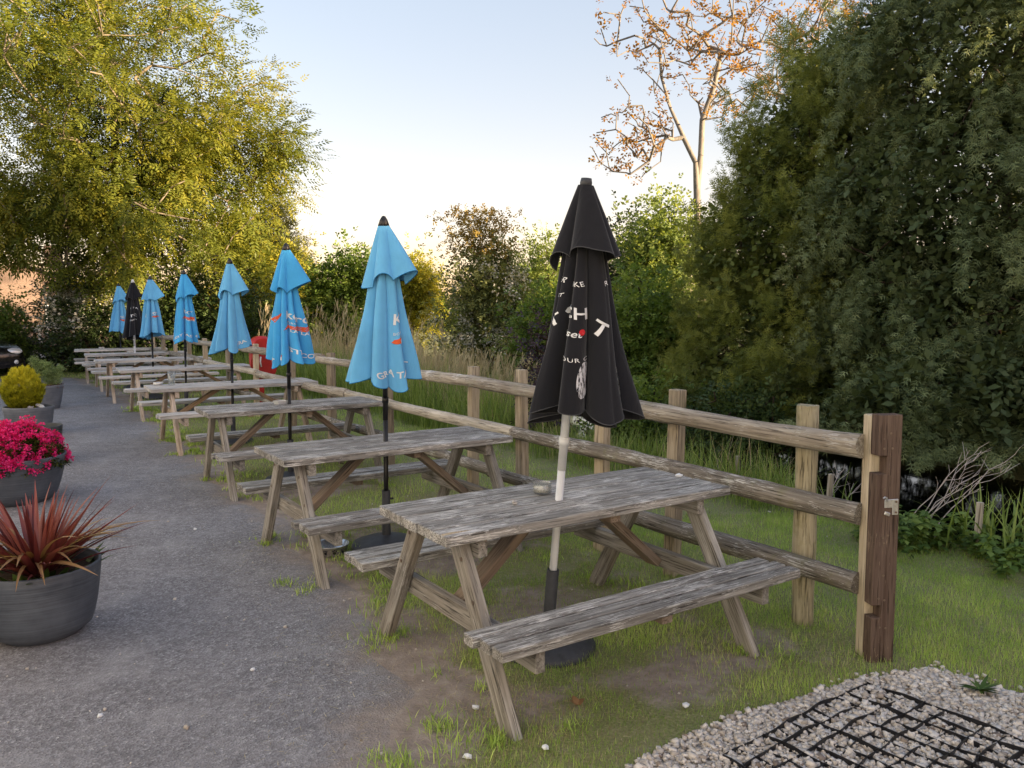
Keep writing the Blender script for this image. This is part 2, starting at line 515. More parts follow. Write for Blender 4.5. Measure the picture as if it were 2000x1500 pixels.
M['lf_gold'] = leaf_mat('sunlit_young_leaves', (0.16, 0.11, 0.03), (0.29, 0.21, 0.055), (0.44, 0.33, 0.10), 0.45)  # golden tone puts low sun into the young leaves
M['blossom'] = leaf_mat('white_blossom', (0.55, 0.55, 0.50), (0.70, 0.70, 0.66), (0.80, 0.80, 0.77), 0.3)
M['purple'] = leaf_mat('purple_leaves', (0.030, 0.020, 0.030), (0.055, 0.038, 0.052), (0.10, 0.07, 0.09), 0.2)
M['conifer'] = leaf_mat('golden_conifer', (0.192, 0.204, 0.014), (0.408, 0.408, 0.024), (0.660, 0.600, 0.048), 0.3)
M['sage'] = leaf_mat('grey_green_leaves', (0.156, 0.228, 0.096), (0.264, 0.360, 0.156), (0.396, 0.492, 0.240), 0.35)
M['cordy'] = leaf_mat('burgundy_strap_leaves', (0.075, 0.016, 0.020), (0.165, 0.036, 0.042), (0.32, 0.10, 0.085), 0.25, 0.35, 0.45) # (0.060, 0.019, 0.019), (0.138, 0.046, 0.041), (0.288, 0.114, 0.072), 0.25, 0.35, 0.45)
M['cordy_dry'] = leaf_mat('dry_strap_leaves', (0.20, 0.11, 0.05), (0.36, 0.22, 0.11), (0.52, 0.38, 0.22), 0.25)
M['primrose'] = leaf_mat('primrose_leaves', (0.03, 0.06, 0.015), (0.055, 0.11, 0.025), (0.10, 0.17, 0.04), 0.25)
M['pink'] = leaf_mat('pink_flowers', (0.600, 0.012, 0.132), (0.860, 0.026, 0.240), (0.860, 0.084, 0.384), 0.25)
M['azalea'] = leaf_mat('azalea_leaves', (0.03, 0.05, 0.012), (0.07, 0.10, 0.02), (0.14, 0.15, 0.03), 0.25)
M['grass'] = leaf_mat('lawn_grass', (0.198, 0.319, 0.073), (0.382, 0.562, 0.125), (0.726, 0.851, 0.273), 0.35)
M['straw'] = leaf_mat('dry_grass', (0.270, 0.221, 0.134), (0.458, 0.395, 0.253), (0.695, 0.617, 0.428), 0.3)
M['reed'] = leaf_mat('dry_reeds', (0.30, 0.24, 0.15), (0.47, 0.39, 0.26), (0.64, 0.56, 0.40), 0.35) # (0.300, 0.213, 0.125), (0.475, 0.362, 0.225), (0.650, 0.537, 0.362), 0.35)
M['sedge'] = leaf_mat('green_sedge', (0.116, 0.183, 0.042), (0.221, 0.318, 0.077), (0.424, 0.501, 0.164), 0.35)
M['nettle'] = leaf_mat('nettle_leaves', (0.070, 0.131, 0.032), (0.140, 0.228, 0.052), (0.263, 0.367, 0.096), 0.35)
M['dead_stem'] = plain('dead_pale_stem', (0.504, 0.444, 0.408), 0.9, 0.1, 0, 0.15)

def bark(name, a, b):
    m, nt, out = new_mat(name)
    v = obj_coord(nt)
    n = noise(nt, mapping(nt, v, (6, 6, 1.5)), 2.0, 5, 0.7, 0.5)
    principled(nt, out, ramp(nt, n, [(0.3, a), (0.7, b)]), 0.9, 0.15, 0, bump(nt, n, 0.6, 0.02))
    return m
M['bark'] = bark('ash_bark', (0.11, 0.095, 0.07), (0.27, 0.23, 0.17))
M['bark_dark'] = bark('dark_bark', (0.030, 0.022, 0.016), (0.085, 0.06, 0.045))
M['bark_pale'] = bark('walnut_bark', (0.132, 0.120, 0.105), (0.270, 0.252, 0.228))

# ------------------------------------------------------------------ plan of the place (metres; camera stands at the origin, looking along +y)
FENCE0 = np.array([1.70, 3.78]); FU = np.array([-0.551, 0.834]); FN = np.array([0.834, 0.551])
def st_(x, y):
    dx = np.asarray(x, float) - FENCE0[0]; dy = np.asarray(y, float) - FENCE0[1]
    return dx * FN[0] + dy * FN[1], dx * FU[0] + dy * FU[1]
def xy_(s, t):
    return FENCE0[0] + s * FN[0] + t * FU[0], FENCE0[1] + s * FN[1] + t * FU[1]

def ground_z(x, y):
    s, t = st_(x, y)
    s = s + 0.35 * (vnoise(x, y, 1.7, 3) - 0.5)
    z = -0.95 * sstep(2.15, 3.0, s) + 0.80 * sstep(7.0, 8.4, s)
    near = sstep(-3, 0, y) * (1 - sstep(24, 30, y)) * (1 - sstep(14, 20, np.abs(x)))
    z = z + near * (0.030 * (vnoise(x, y, 0.6, 5) - 0.5) + 0.014 * (vnoise(x, y, 0.17, 6) - 0.5)) * sstep(-2.2, -0.6, s)
    return z

EY = np.array([-40, 0, 2.0, 2.81, 3.1, 3.5, 3.95, 4.62, 4.89, 6.39, 7.31, 8.0, 9.15, 10.67, 12.48, 15.02, 17.0, 19.5, 20.6, 21.2])
EX = np.array([-0.6, -0.6, -0.56, -0.50, -0.42, -0.36, -0.52, -0.80, -1.15, -1.82, -2.45, -2.93, -3.52, -4.57, -5.65, -7.26, -8.58, -10.5, -12.2, -14.0])
def asphalt_x(y):
    y = np.asarray(y, float)
    return np.interp(y, EY, EX) + 0.22 * (vnoise(y, y * 0, 0.55, 11) - 0.5) + 0.10 * (vnoise(y, y * 0, 0.13, 12) - 0.5)

GRAV = np.array([(0.10, 2.2), (0.27, 2.62), (0.42, 2.80), (0.65, 2.98), (0.92, 3.17), (1.33, 3.38), (1.70, 3.53), (1.88, 3.57), (2.05, 3.46), (2.30, 3.28), (2.75, 3.05), (3.3, 2.6), (3.3, 2.0), (0.0, 2.0)])
def in_poly(x, y, P):
    x = np.asarray(x, float); y = np.asarray(y, float)
    c = np.zeros(x.shape, bool)
    n = len(P)
    for i in range(n):
        x1, y1 = P[i]; x2, y2 = P[(i + 1) % n]
        k = ((y1 > y) != (y2 > y)) & (x < (x2 - x1) * (y - y1) / (y2 - y1 + 1e-12) + x1)
        c ^= k
    return c

# table poses: x, y, turn
TABLES = [(0.248, 3.914, 0.583), (-0.872, 5.583, 0.582), (-2.151, 7.812, 0.555), (-3.496, 10.093, 0.553),
          (-5.253, 13.008, 0.558), (-6.780, 15.279, 0.546), (-8.038, 17.330, 0.545), (-9.306, 19.278, 0.500)]

def dirt_amount(x, y):
    """0 lawn .. 1 bare earth, worn under and around the tables and beside the asphalt"""
    x = np.asarray(x, float); y = np.asarray(y, float)
    d = np.zeros(x.shape)
    for i, (tx, ty, ta) in enumerate(TABLES):
        c, s = math.cos(ta), math.sin(ta)
        u = (x - tx) * c + (y - ty) * s; v = -(x - tx) * s + (y - ty) * c
        for vv, amp in ((-0.55, 0.66), (0.45, 0.55), (-1.0, 0.25)):
            d = np.maximum(d, amp * np.exp(-((u - 0.1) / 0.75) ** 2 - ((v - vv) / 0.28) ** 2))
    e = x - asphalt_x(y)
    d = np.maximum(d, 0.72 * (1 - sstep(0.0, 0.40, e)))
    n = 0.6 * vnoise(x, y, 0.42, 21) + 0.4 * vnoise(x, y, 0.16, 22)
    return np.clip(d * 1.15 + (n - 0.5) * 1.1 - 0.08, 0, 1)

# ------------------------------------------------------------------ ground
def soil_nodes(nt):
    tc = nt.nodes.new("ShaderNodeTexCoord")
    v = tc.outputs['Object']
    n1 = noise(nt, v, 9.0, 6, 0.7)
    n2 = noise(nt, v, 70.0, 4, 0.7)
    c = ramp(nt, n1, [(0.3, (0.23, 0.188, 0.16)), (0.55, (0.37, 0.312, 0.272)), (0.75, (0.50, 0.44, 0.385))])
    c = mixc(nt, math_(nt, 'MULTIPLY', ramp(nt, n2, [(0.35, 0.0), (0.7, 1.0)]), 0.4), c, (0.38, 0.335, 0.29))
    return v, c, n1, n2

def ground_material():
    m, nt, out = new_mat('earth_and_thatch')
    v, soil, n1, n2 = soil_nodes(nt)
    at = nt.nodes.new("ShaderNodeAttribute"); at.attribute_name = "dirt"
    n3 = noise(nt, v, 3.0, 4, 0.6)
    turf = ramp(nt, n2, [(0.25, (0.12, 0.14, 0.055)), (0.5, (0.23, 0.245, 0.105)), (0.75, (0.40, 0.36, 0.22))])
    turf = mixc(nt, math_(nt, 'MULTIPLY', ramp(nt, n3, [(0.4, 0.0), (0.65, 1.0)]), 0.5), turf, (0.32, 0.28, 0.17))
    f = ramp(nt, math_(nt, 'ADD', at.outputs['Fac'], math_(nt, 'MULTIPLY', math_(nt, 'SUBTRACT', n1, 0.5), 0.6)), [(0.30, 0.0), (0.55, 1.0)])
    c = mixc(nt, f, turf, soil)
    h = math_(nt, 'ADD', math_(nt, 'MULTIPLY', n1, 0.6), math_(nt, 'MULTIPLY', n2, 0.4))
    principled(nt, out, c, 0.95, 0.1, 0, bump(nt, h, 0.8, 0.03))
    return m
M['ground'] = ground_material()

def asphalt_material():
    m, nt, out = new_mat('worn_asphalt')
    v, soil, n1, n2 = soil_nodes(nt)
    at = nt.nodes.new("ShaderNodeAttribute"); at.attribute_name = "edge"
    vo = nt.nodes.new("ShaderNodeTexVoronoi"); vo.inputs['Scale'].default_value = 115.0
    nt.links.new(v, vo.inputs['Vector'])
    chip = ramp(nt, vo.outputs['Color'], [(0.0, (0.125, 0.124, 0.134)), (0.5, (0.280, 0.277, 0.294)), (0.85, (0.43, 0.428, 0.445)), (1.0, (0.76, 0.75, 0.74))])
    big = noise(nt, v, 0.9, 5, 0.65)
    c = mixc(nt, math_(nt, 'MULTIPLY', ramp(nt, big, [(0.35, 0.0), (0.7, 1.0)]), 0.35), chip, (0.15, 0.147, 0.156))
    c = mixc(nt, math_(nt, 'MULTIPLY', ramp(nt, noise(nt, v, 22.0, 4, 0.75), [(0.40, 1.0), (0.62, 0.0)]), 0.45), c, (0.12, 0.113, 0.116))
    dust = noise(nt, v, 2.3, 6, 0.7)
    c = mixc(nt, math_(nt, 'MULTIPLY', ramp(nt, dust, [(0.48, 0.0), (0.72, 1.0)]), 0.5), c, (0.41, 0.405, 0.415))
    tcr = nt.nodes.new("ShaderNodeTexVoronoi"); tcr.inputs['Scale'].default_value = 260.0
    nt.links.new(v, tcr.inputs['Vector'])
    e = math_(nt, 'ADD', at.outputs['Fac'], math_(nt, 'MULTIPLY', math_(nt, 'SUBTRACT', dust, 0.5), 0.9))
    f = ramp(nt, e, [(0.02, 1.0), (0.36, 0.0)])
    c = mixc(nt, math_(nt, 'MULTIPLY', f, 0.9), c, soil)
    h = math_(nt, 'ADD', vo.outputs['Distance'], math_(nt, 'MULTIPLY', n2, 0.6))
    principled(nt, out, c, 0.88, 0.25, 0, bump(nt, h, 0.75, 0.006))
    return m
M['asphalt'] = asphalt_material()

def tensor(xs, ys):
    X, Y = np.meshgrid(xs, ys)
    nx, ny = len(xs), len(ys)
    i = np.arange(nx * ny).reshape(ny, nx)
    F = np.stack([i[:-1, :-1], i[:-1, 1:], i[1:, 1:], i[1:, :-1]], -1).reshape(-1, 4)
    return X.ravel(), Y.ravel(), F

xs = np.r_[-900, -300, -120, -60, -35, -24, np.arange(-16, 11, 0.11), 12, 14, 18, 26, 40, 70, 140, 300, 900]
ys = np.r_[-900, -300, -120, -60, -30, -14, -6, -2, 0, np.arange(1.5, 26, 0.11), 27, 29, 32, 38, 50, 80, 150, 300, 900]
gx, gy, gf = tensor(xs, ys)
gz = ground_z(gx, gy)
go = mesh_np('ground', np.c_[gx, gy, gz], gf, M['ground'], smooth=True, attrs={'dirt': dirt_amount(gx, gy)})
tag(go, 'worn grassy ground with bare earth under the tables', 'ground', kind='structure')

# asphalt yard: rows that end at the crumbling edge
ry = np.r_[-40, -20, -10, -4, 0, np.arange(1.6, 12, 0.05), np.arange(12, 21.2, 0.1)]
cu = np.r_[40, 25, 15, 9, 6, 4, 2.6, 1.6, 1.0, 0.6, 0.36, 0.2, 0.1, 0.0]
rx = asphalt_x(ry)
AX = rx[:, None] - cu[None, :]
AY = np.repeat(ry[:, None], len(cu), 1)
AE = np.repeat(cu[None, :], len(ry), 0)
AZ = 0.024 * sstep(0.0, 0.2, AE) - 0.012 + 0.008 * (vnoise(AX, AY, 0.5, 31) - 0.5)
n_c = len(cu); idx = np.arange(AX.size).reshape(AX.shape)
AF = np.stack([idx[:-1, :-1], idx[:-1, 1:], idx[1:, 1:], idx[1:, :-1]], -1).reshape(-1, 4)
ao = mesh_np('asphalt_yard', np.c_[AX.ravel(), AY.ravel(), AZ.ravel()], AF, M['asphalt'], smooth=True, attrs={'edge': AE.ravel()})
tag(ao, 'worn grey asphalt yard beside the row of tables', 'pavement', kind='structure')

# stream
def water_material():
    m, nt, out = new_mat('dark_stream_water')
    tc = nt.nodes.new("ShaderNodeTexCoord")
    n = noise(nt, mapping(nt, tc.outputs['Object'], (1, 1, 1)), 6.0, 3)
    principled(nt, out, (0.006, 0.007, 0.005), 0.06, 0.5, 0, bump(nt, n, 0.06, 0.02))
    return m
wp = [xy_(1.9, -40), xy_(9.0, -40), xy_(9.0, 70), xy_(1.9, 70)]
w_o = MB().add([(a, b, -0.55) for a, b in wp], [(0, 1, 2, 3)]).build('stream_water', water_material())
tag(w_o, 'dark still stream below the yew trees', 'water', kind='structure')

# ------------------------------------------------------------------ foliage tools
def unit(a):
    return a / (np.linalg.norm(a, axis=-1, keepdims=True) + 1e-12)

def scatter(T, TF, pos, axis, scale, tint, roll=None, droop=0.0, upn=None, rs=0.35):
    """copies of template T (grows along +x, face up +z) at pos along axis -> V, F, tint per vertex"""
    n = len(pos)
    ax = unit(axis)
    ref = np.tile(np.array([0, 0, 1.0]), (n, 1)) if upn is None else upn
    ref = ref + rng.normal(0, rs, (n, 3)) if roll is None else ref
    sd = unit(np.cross(ref, ax))
    nn = np.cross(ax, sd)
    Rm = np.stack([ax, sd, nn], -1)                   # columns
    V = np.einsum('nij,kj->nki', Rm, T) * np.asarray(scale)[:, None, None]
    if droop:
        V[:, :, 2] -= droop * (T[None, :, 0] ** 2) * np.asarray(scale)[:, None]
    V = V + pos[:, None, :]
    k = len(T)
    F = (TF[None] + (np.arange(n) * k)[:, None, None]).reshape(-1, TF.shape[1])
    tt = np.repeat(tint, k)
    tt = np.clip(tt, 0, 1)
    return V.reshape(-1, 3), F, tt

def leaf_quad(base, d, length, width, lift=0.0):
    """diamond leaf: 4 verts, slightly folded"""
    d = np.array(d, float); d /= np.linalg.norm(d)
    b = np.array(base, float)
    s = np.cross([0, 0, 1.0], d)
    s = s / (np.linalg.norm(s) + 1e-9)
    mid = b + d * length * 0.5
    return [b, mid + s * width / 2 + [0, 0, lift], b + d * length, mid - s * width / 2 + [0, 0, lift]]

def leaf_tri(base, d, length, width):
    d = np.array(d, float); d /= np.linalg.norm(d)
    b = np.array(base, float)
    s = np.cross([0, 0, 1.0], d); s = s / (np.linalg.norm(s) + 1e-9)
    return [b + d * length * .2 - s * width / 2, b + d * length * .2 + s * width / 2, b + d * length]

def make_template(leaves):
    V = np.array([p for l in leaves for p in l])
    F = np.arange(len(V)).reshape(-1, len(leaves[0]))
    return V, F

def t_compound(n=3, L=0.22, ll=0.088, lw=0.032):
    lv = []
    for i in range(n):
        x = L * (0.25 + 0.75 * i / n)
        for sg in (-1, 1):
            lv.append(leaf_quad((x, 0, -0.6 * x * x), (0.55, sg * 1.0, -0.25), ll, lw, 0.004))
    lv.append(leaf_quad((L * .95, 0, -0.6 * L * L), (1, 0, -0.5), ll, lw, 0.004))
    return make_template(lv)

def t_cluster(n=5, L=0.14, ll=0.078, lw=0.048, seed=1):
    r = np.random.default_rng(seed)
    lv = []
    for i in range(n):
        a = i * 2.4
        x = L * i / n
        lv.append(leaf_quad((x, 0, 0), (0.6 + 0.3 * r.random(), math.cos(a), 0.7 * math.sin(a) - 0.1), ll * (0.75 + 0.5 * r.random()), lw, 0.006))
    return make_template(lv)

def t_yew(L=0.125, n=2, ll=0.072, lw=0.015):
    lv = []
    for i in range(n):
        x = L * (0.1 + 0.8 * i / n)
        l = ll * (1.1 - 0.5 * i / n)
        for sg in (-1, 1):
            lv.append(leaf_tri((x, 0, 0), (0.75, sg * 1.0, -0.12), l * 1.1, lw * 1.2))
    lv.append(leaf_tri((0, 0, -0.002), (1, 0, 0), L * 1.15, lw))
    return make_template(lv)

def t_blossom(r=0.02, n=7, spread=0.06, seed=3):
    g = np.random.default_rng(seed)
    lv = []
    for i in range(n):
        b = g.normal(0, spread / 2, 3)
        d = g.normal(0, 1, 3); d[2] = abs(d[2]) * .3
        lv.append(leaf_quad(b, d, r * 2, r * 2, 0.003))
    return make_template(lv)

def foliage(name, T, pos, axis, size, tint, mat, parent=None, droop=0.0, rs=0.35):
    V, F, tt = scatter(T[0], T[1], pos, axis, size, tint, droop=droop, rs=rs)
    o = mesh_np(name, V, F, mat, parent, attrs={'tint': tt})
    return o

def merge(parts):
    Vs, Fs, Ts, b = [], [], [], 0
    for V, F, t in parts:
        Vs.append(V); Fs.append(F + b); Ts.append(t); b += len(V)
    return np.concatenate(Vs), np.concatenate(Fs), np.concatenate(Ts)

def skeleton(trunk, targets, jit=0.12, up=0.25, rseed=1, seg=0.55, fork=None):
    """grow limbs from a trunk polyline out to every target; returns nodes, parent index, radius weight"""
    r = np.random.default_rng(rseed)
    nodes = [np.array(p, float) for p in trunk]
    par = [-1] + list(range(len(trunk) - 1))
    if fork:                                   # a second stem leaving the trunk at node fork[0]
        last = fork[0]
        for p_ in fork[1]:
            nodes.append(np.array(p_, float)); par.append(last); last = len(nodes) - 1
    tr = np.array(trunk, float)
    base = tr[-1]
    d0 = np.min(np.linalg.norm(targets[:, None] - tr[None], axis=2), axis=1)
    for i in np.argsort(d0):
        t = targets[i]
        A = np.array(nodes)
        dv = t - A
        dist = np.linalg.norm(dv, axis=1)
        pen = dist + 0.9 * np.maximum(0, A[:, 2] - t[2] + 0.15 * dist)   # limbs rise rather than fall
        pen[0] += 50
        j = int(np.argmin(pen))
        L = dist[j]
        k = max(1, int(L / seg))
        p0 = nodes[j]; last = j
        side = r.normal(0, 1, 3) * jit * L
        for q in range(1, k + 1):
            f = q / k
            p = p0 + (t - p0) * f + side * math.sin(PI * f) + np.array([0, 0, up * L * math.sin(PI * f) * 0.5])
            if q < k: p = p + r.normal(0, 0.05, 3) * min(L, 1.0)
            nodes.append(p); par.append(last); last = len(nodes) - 1
    nodes = np.array(nodes); par = np.array(par)
    w = np.zeros(len(nodes))
    has = np.zeros(len(nodes), bool); has[par[par >= 0]] = True
    w[~has] = 1
    for i in range(len(nodes) - 1, 0, -1):
        if par[i] >= 0: w[par[i]] += w[i]
    return nodes, par, w

def limbs(nodes, par, w, r_twig, r_max, power=0.45, sides=5):
    rad = np.minimum(r_twig * w ** power, r_max)
    idx = np.nonzero(par >= 0)[0]
    a = nodes[par[idx]]; b = nodes[idx]
    ra = np.minimum(rad[par[idx]], rad[idx] * 1.5); rb = rad[idx]
    t = unit(b - a)
    ref = np.where(np.abs(t[:, 2:3]) < 0.9, np.array([[0, 0, 1.0]]), np.array([[1.0, 0, 0]]))
    u = unit(np.cross(ref, t)); v = np.cross(t, u)
    n = len(idx); k = sides
    ang = 2 * PI * np.arange(k) / k
    ring = u[:, None] * np.cos(ang)[None, :, None] + v[:, None] * np.sin(ang)[None, :, None]
    V = np.concatenate([a[:, None] + ring * ra[:, None, None], (b + t * 0.0)[:, None] + ring * rb[:, None, None]], 1).reshape(-1, 3)
    base = (np.arange(n) * 2 * k)[:, None]
    j = np.arange(k); j2 = (j + 1) % k
    F = np.stack([base + j, base + j2, base + k + j2, base + k + j], -1).reshape(-1, 4)
    return V, F

def in_ellipsoids(E, n, r, shell=0.35):
    """points inside a list of (cx,cy,cz,rx,ry,rz,weight), biased to the outside"""
    E = np.array(E, float)
    pr = E[:, 6] / E[:, 6].sum()
    k = r.choice(len(E), n, p=pr)
    d = unit(r.normal(0, 1, (n, 3)))
    rad = r.random(n) ** shell
    return E[k, :3] + d * rad[:, None] * E[k, 3:6], k, d, rad

def broadleaf(name, label, cat, base, trunk, E, n_t, n_l, T, size, lf, bk, seed, spread, r_twig=0.012, r_max=0.25, droop=0.0, group=None, up=0.2, tint_bias=0.0, extra=None, axis_down=0.25, jit=0.12, shell=0.4):
    """tree or bush: root > trunk (all limbs), crown (leaf sprays round every twig end)"""
    r = np.random.default_rng(seed)
    root = thing(name, label, cat, (base[0], base[1], base[2]), 0, group)
    tg, k, d, rad = in_ellipsoids(E, n_t, r, shell)
    tg = tg + r.normal(0, 0.12, tg.shape)
    tg[:, 2] = np.maximum(tg[:, 2], 0.12)
    nodes, par, w = skeleton(trunk, tg, jit, up, seed)
    V, F = limbs(nodes, par, w, r_twig, r_max)
    mesh_np('trunk', V, F, bk, root, smooth=True)
    per = max(1, int(n_l * (0.95 if name == 'ash_tree' else 0.72)) // n_t)
    c = np.repeat(tg, per, 0)
    off = r.normal(0, 1, c.shape) * spread
    pos = c + off
    pos[:, 2] = np.maximum(pos[:, 2], 0.05)
    ctr = np.array(E, float)[:, :3].mean(0)
    ax = unit(off) * 0.6 + unit(pos - ctr) * 0.5 + r.normal(0, 0.35, pos.shape) + np.array([0, 0, -axis_down])
    clump = np.repeat(r.normal(0, 0.17, n_t), per)
    tint = np.clip(0.5 + tint_bias + clump + r.normal(0, 0.14, len(pos)), 0, 1)
    sz = size * (1.0 if name == 'ash_tree' else 1.08) * r.uniform(0.7, 1.3, len(pos))
    foliage('crown', T, pos, ax, sz, tint, lf, root, droop)
    if extra:
        for nm, TT, cnt, szz, mt, fn in extra:
            pp, aa = fn(r, cnt, tg, E)
            foliage(nm, TT, pp, aa, szz * r.uniform(0.7, 1.3, len(pp)), r.random(len(pp)), mt, root)
    return root

T_ASH = t_compound()
T_CL = t_cluster()
T_CL_BIG = t_cluster(5, 0.22, 0.10, 0.062, 4)
T_YEW = t_yew()
T_BLO = t_blossom()

# ------------------------------------------------------------------ trees
def top_pts(r, cnt, tg, E):
    hi = tg[tg[:, 2] > np.quantile(tg[:, 2], 0.3)]
    p = hi[r.integers(0, len(hi), cnt)] + r.normal(0, 0.22, (cnt, 3))
    return p, r.normal(0, 1, (cnt, 3)) + np.array([0, 0, .6])

def front_pts(zlo, zhi, yf, sp):
    def fn(r, cnt, tg, E):
        q = tg[(tg[:, 2] > zlo) & (tg[:, 2] < zhi) & (tg[:, 1] < yf)]
        cl = q[r.integers(0, len(q), max(4, cnt // 14))]
        p = cl[r.integers(0, len(cl), cnt)] + r.normal(0, sp, (cnt, 3)) + np.array([0, -0.12, 0])
        return p, r.normal(0, 1, (cnt, 3)) + np.array([0, -.8, .5])
    return fn

# ash tree on the left
ash_E = [(0.0, 0, 7.2, 4.6, 3.4, 3.9, 1.0), (-1.7, 0, 9.9, 3.3, 3.0, 2.4, 0.50), (2.9, -0.3, 6.3, 2.6, 2.0, 1.8, 0.45),
         (4.2, -0.3, 5.7, 1.3, 1.5, 0.9, 0.13), (-3.6, 0, 7.0, 2.6, 2.4, 3.0, 0.3), (1.2, -1.6, 3.9, 3.3, 1.6, 1.4, 0.45),
         (-2.4, -1.8, 4.1, 2.8, 1.6, 1.3, 0.40), (0, -1.0, 5.2, 3.2, 2.0, 1.5, 0.35)]
ash = broadleaf('ash_tree', 'tall spreading ash tree with yellow-green feathery leaves at the left', 'tree', (-11.0, 22.6, 0),
                [(0, 0, 0), (.08, 0, 1.4), (0, .1, 2.8), (.2, 0, 4.2), (.1, .1, 5.6), (.25, 0, 7.0), (.2, 0, 8.4)],
                ash_E, 470, 26000, T_ASH, 1.38, M['lf_ash'], M['bark'], 11, 0.27, 0.017, 0.32, droop=0.15, up=0.22, jit=0.14, shell=0.45, axis_down=0.05)
r_ = np.random.default_rng(5)
iv_n = 6500
zz = r_.uniform(0.3, 7.6, iv_n)
aa = r_.uniform(0, 2 * PI, iv_n)
rr = (2.3 - 0.17 * zz) * (0.5 + 0.6 * r_.random(iv_n)) + 0.4 * vnoise(aa * 2, zz, 0.8, 9)
ip = np.c_[rr * np.cos(aa) + 0.2 + 0.05 * zz, rr * np.sin(aa) * 0.8, zz]
foliage('ivy', T_CL_BIG, ip, np.c_[np.cos(aa), np.sin(aa), r_.normal(-.2, .4, iv_n)], r_.uniform(.7, 1.2, iv_n), r_.random(iv_n), M['lf_ivy'], ash)

# yews across the stream
def yew(name, label, base, E, n_t, n_l, lf, seed, rise, size, spread, inner=1800, group=None, trunk_h=5, blen=1.0):
    r = np.random.default_rng(seed)
    root = thing(name, label, 'tree', (base[0], base[1], base[2]), 0, group)
    tg, k, d, rad = in_ellipsoids(E, n_t, r, 0.14)
    EE = np.array(E, float)
    keep = np.ones(len(tg), bool)
    for j in range(len(EE)):                      # drop clumps buried inside another lobe
        q = (((tg - EE[j, :3]) / (EE[j, 3:6] * 0.80)) ** 2).sum(1) < 1
        keep &= ~(q & (k != j))
    tg = tg[keep]; d = d[keep]
    # every clump is a bough: it leaves the crown outwards, then hangs (rise < 0) or lifts (rise > 0)
    nb = len(tg)
    Lb = r.uniform(0.55, 1.25, nb) * blen
    b = vnoise(tg[:, 0] + tg[:, 1] * 0.7, tg[:, 2] + 0.3 * tg[:, 1], 0.9, seed) - 0.5
    tg = tg + d * (b * 0.5)[:, None]
    tg[:, 2] = np.maximum(tg[:, 2], -0.25)
    trunk = [(0, 0, -0.2)] + [(0.05 * i, 0.03 * i, 0.9 * i) for i in range(1, trunk_h + 1)]
    nodes, par, w = skeleton(trunk, tg - d * (Lb * 0.45)[:, None], 0.06, 0.1, seed, 0.9)
    V, F = limbs(nodes, par, w, 0.008, 0.3)
    mesh_np('trunk', V, F, M['bark_dark'], root, smooth=True)
    per = max(1, n_l // nb)
    rp = lambda q_: np.repeat(q_, per, 0)
    f = r.random(nb * per) ** 0.75
    D, L_ = rp(d), rp(Lb)
    sidew = unit(np.cross(D, np.array([0, 0, 1.0])) + 1e-6)
    swing = rp(r.normal(0, 0.25, nb))
    out = D * (f * 0.55)[:, None] + sidew * (swing * f)[:, None]
    out[:, 2] += rise * (0.15 * f + 0.85 * f * f) * rp(r.uniform(0.6, 1.3, nb))
    wid = spread * (1.15 - 0.75 * f) * rp(r.uniform(0.7, 1.3, nb))
    off = r.normal(0, 1, D.shape) * wid[:, None]
    if rise < 0: off[:, 2] -= np.abs(r.normal(0, 1, len(off))) * spread * 0.9      # shoots hang below the bough
    pos = rp(tg) - D * (L_ * 0.42)[:, None] + out * L_[:, None] + off
    zmin = 0.02 + 0.40 * vnoise(pos[:, 0], pos[:, 1], 0.45, seed + 3)
    pos[:, 2] = np.where(pos[:, 2] < zmin, zmin + 0.15 * r.random(len(pos)), pos[:, 2])
    tang = D * 0.6 + np.array([0, 0, 1.0]) * (rise * (0.3 + 1.2 * f))[:, None]
    ax = unit(tang) + unit(off) * 0.55 + r.normal(0, 0.3, pos.shape)
    clump = rp(r.normal(0, 0.10, nb))
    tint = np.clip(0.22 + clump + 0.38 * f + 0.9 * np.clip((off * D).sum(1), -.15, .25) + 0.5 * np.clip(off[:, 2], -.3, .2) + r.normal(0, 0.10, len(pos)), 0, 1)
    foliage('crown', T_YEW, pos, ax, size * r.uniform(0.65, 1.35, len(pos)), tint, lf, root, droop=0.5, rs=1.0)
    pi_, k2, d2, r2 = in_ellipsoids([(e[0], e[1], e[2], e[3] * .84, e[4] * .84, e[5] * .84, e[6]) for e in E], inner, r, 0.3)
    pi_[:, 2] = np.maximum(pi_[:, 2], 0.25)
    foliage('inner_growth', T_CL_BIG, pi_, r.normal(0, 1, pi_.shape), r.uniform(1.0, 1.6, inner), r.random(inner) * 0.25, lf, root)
    return root

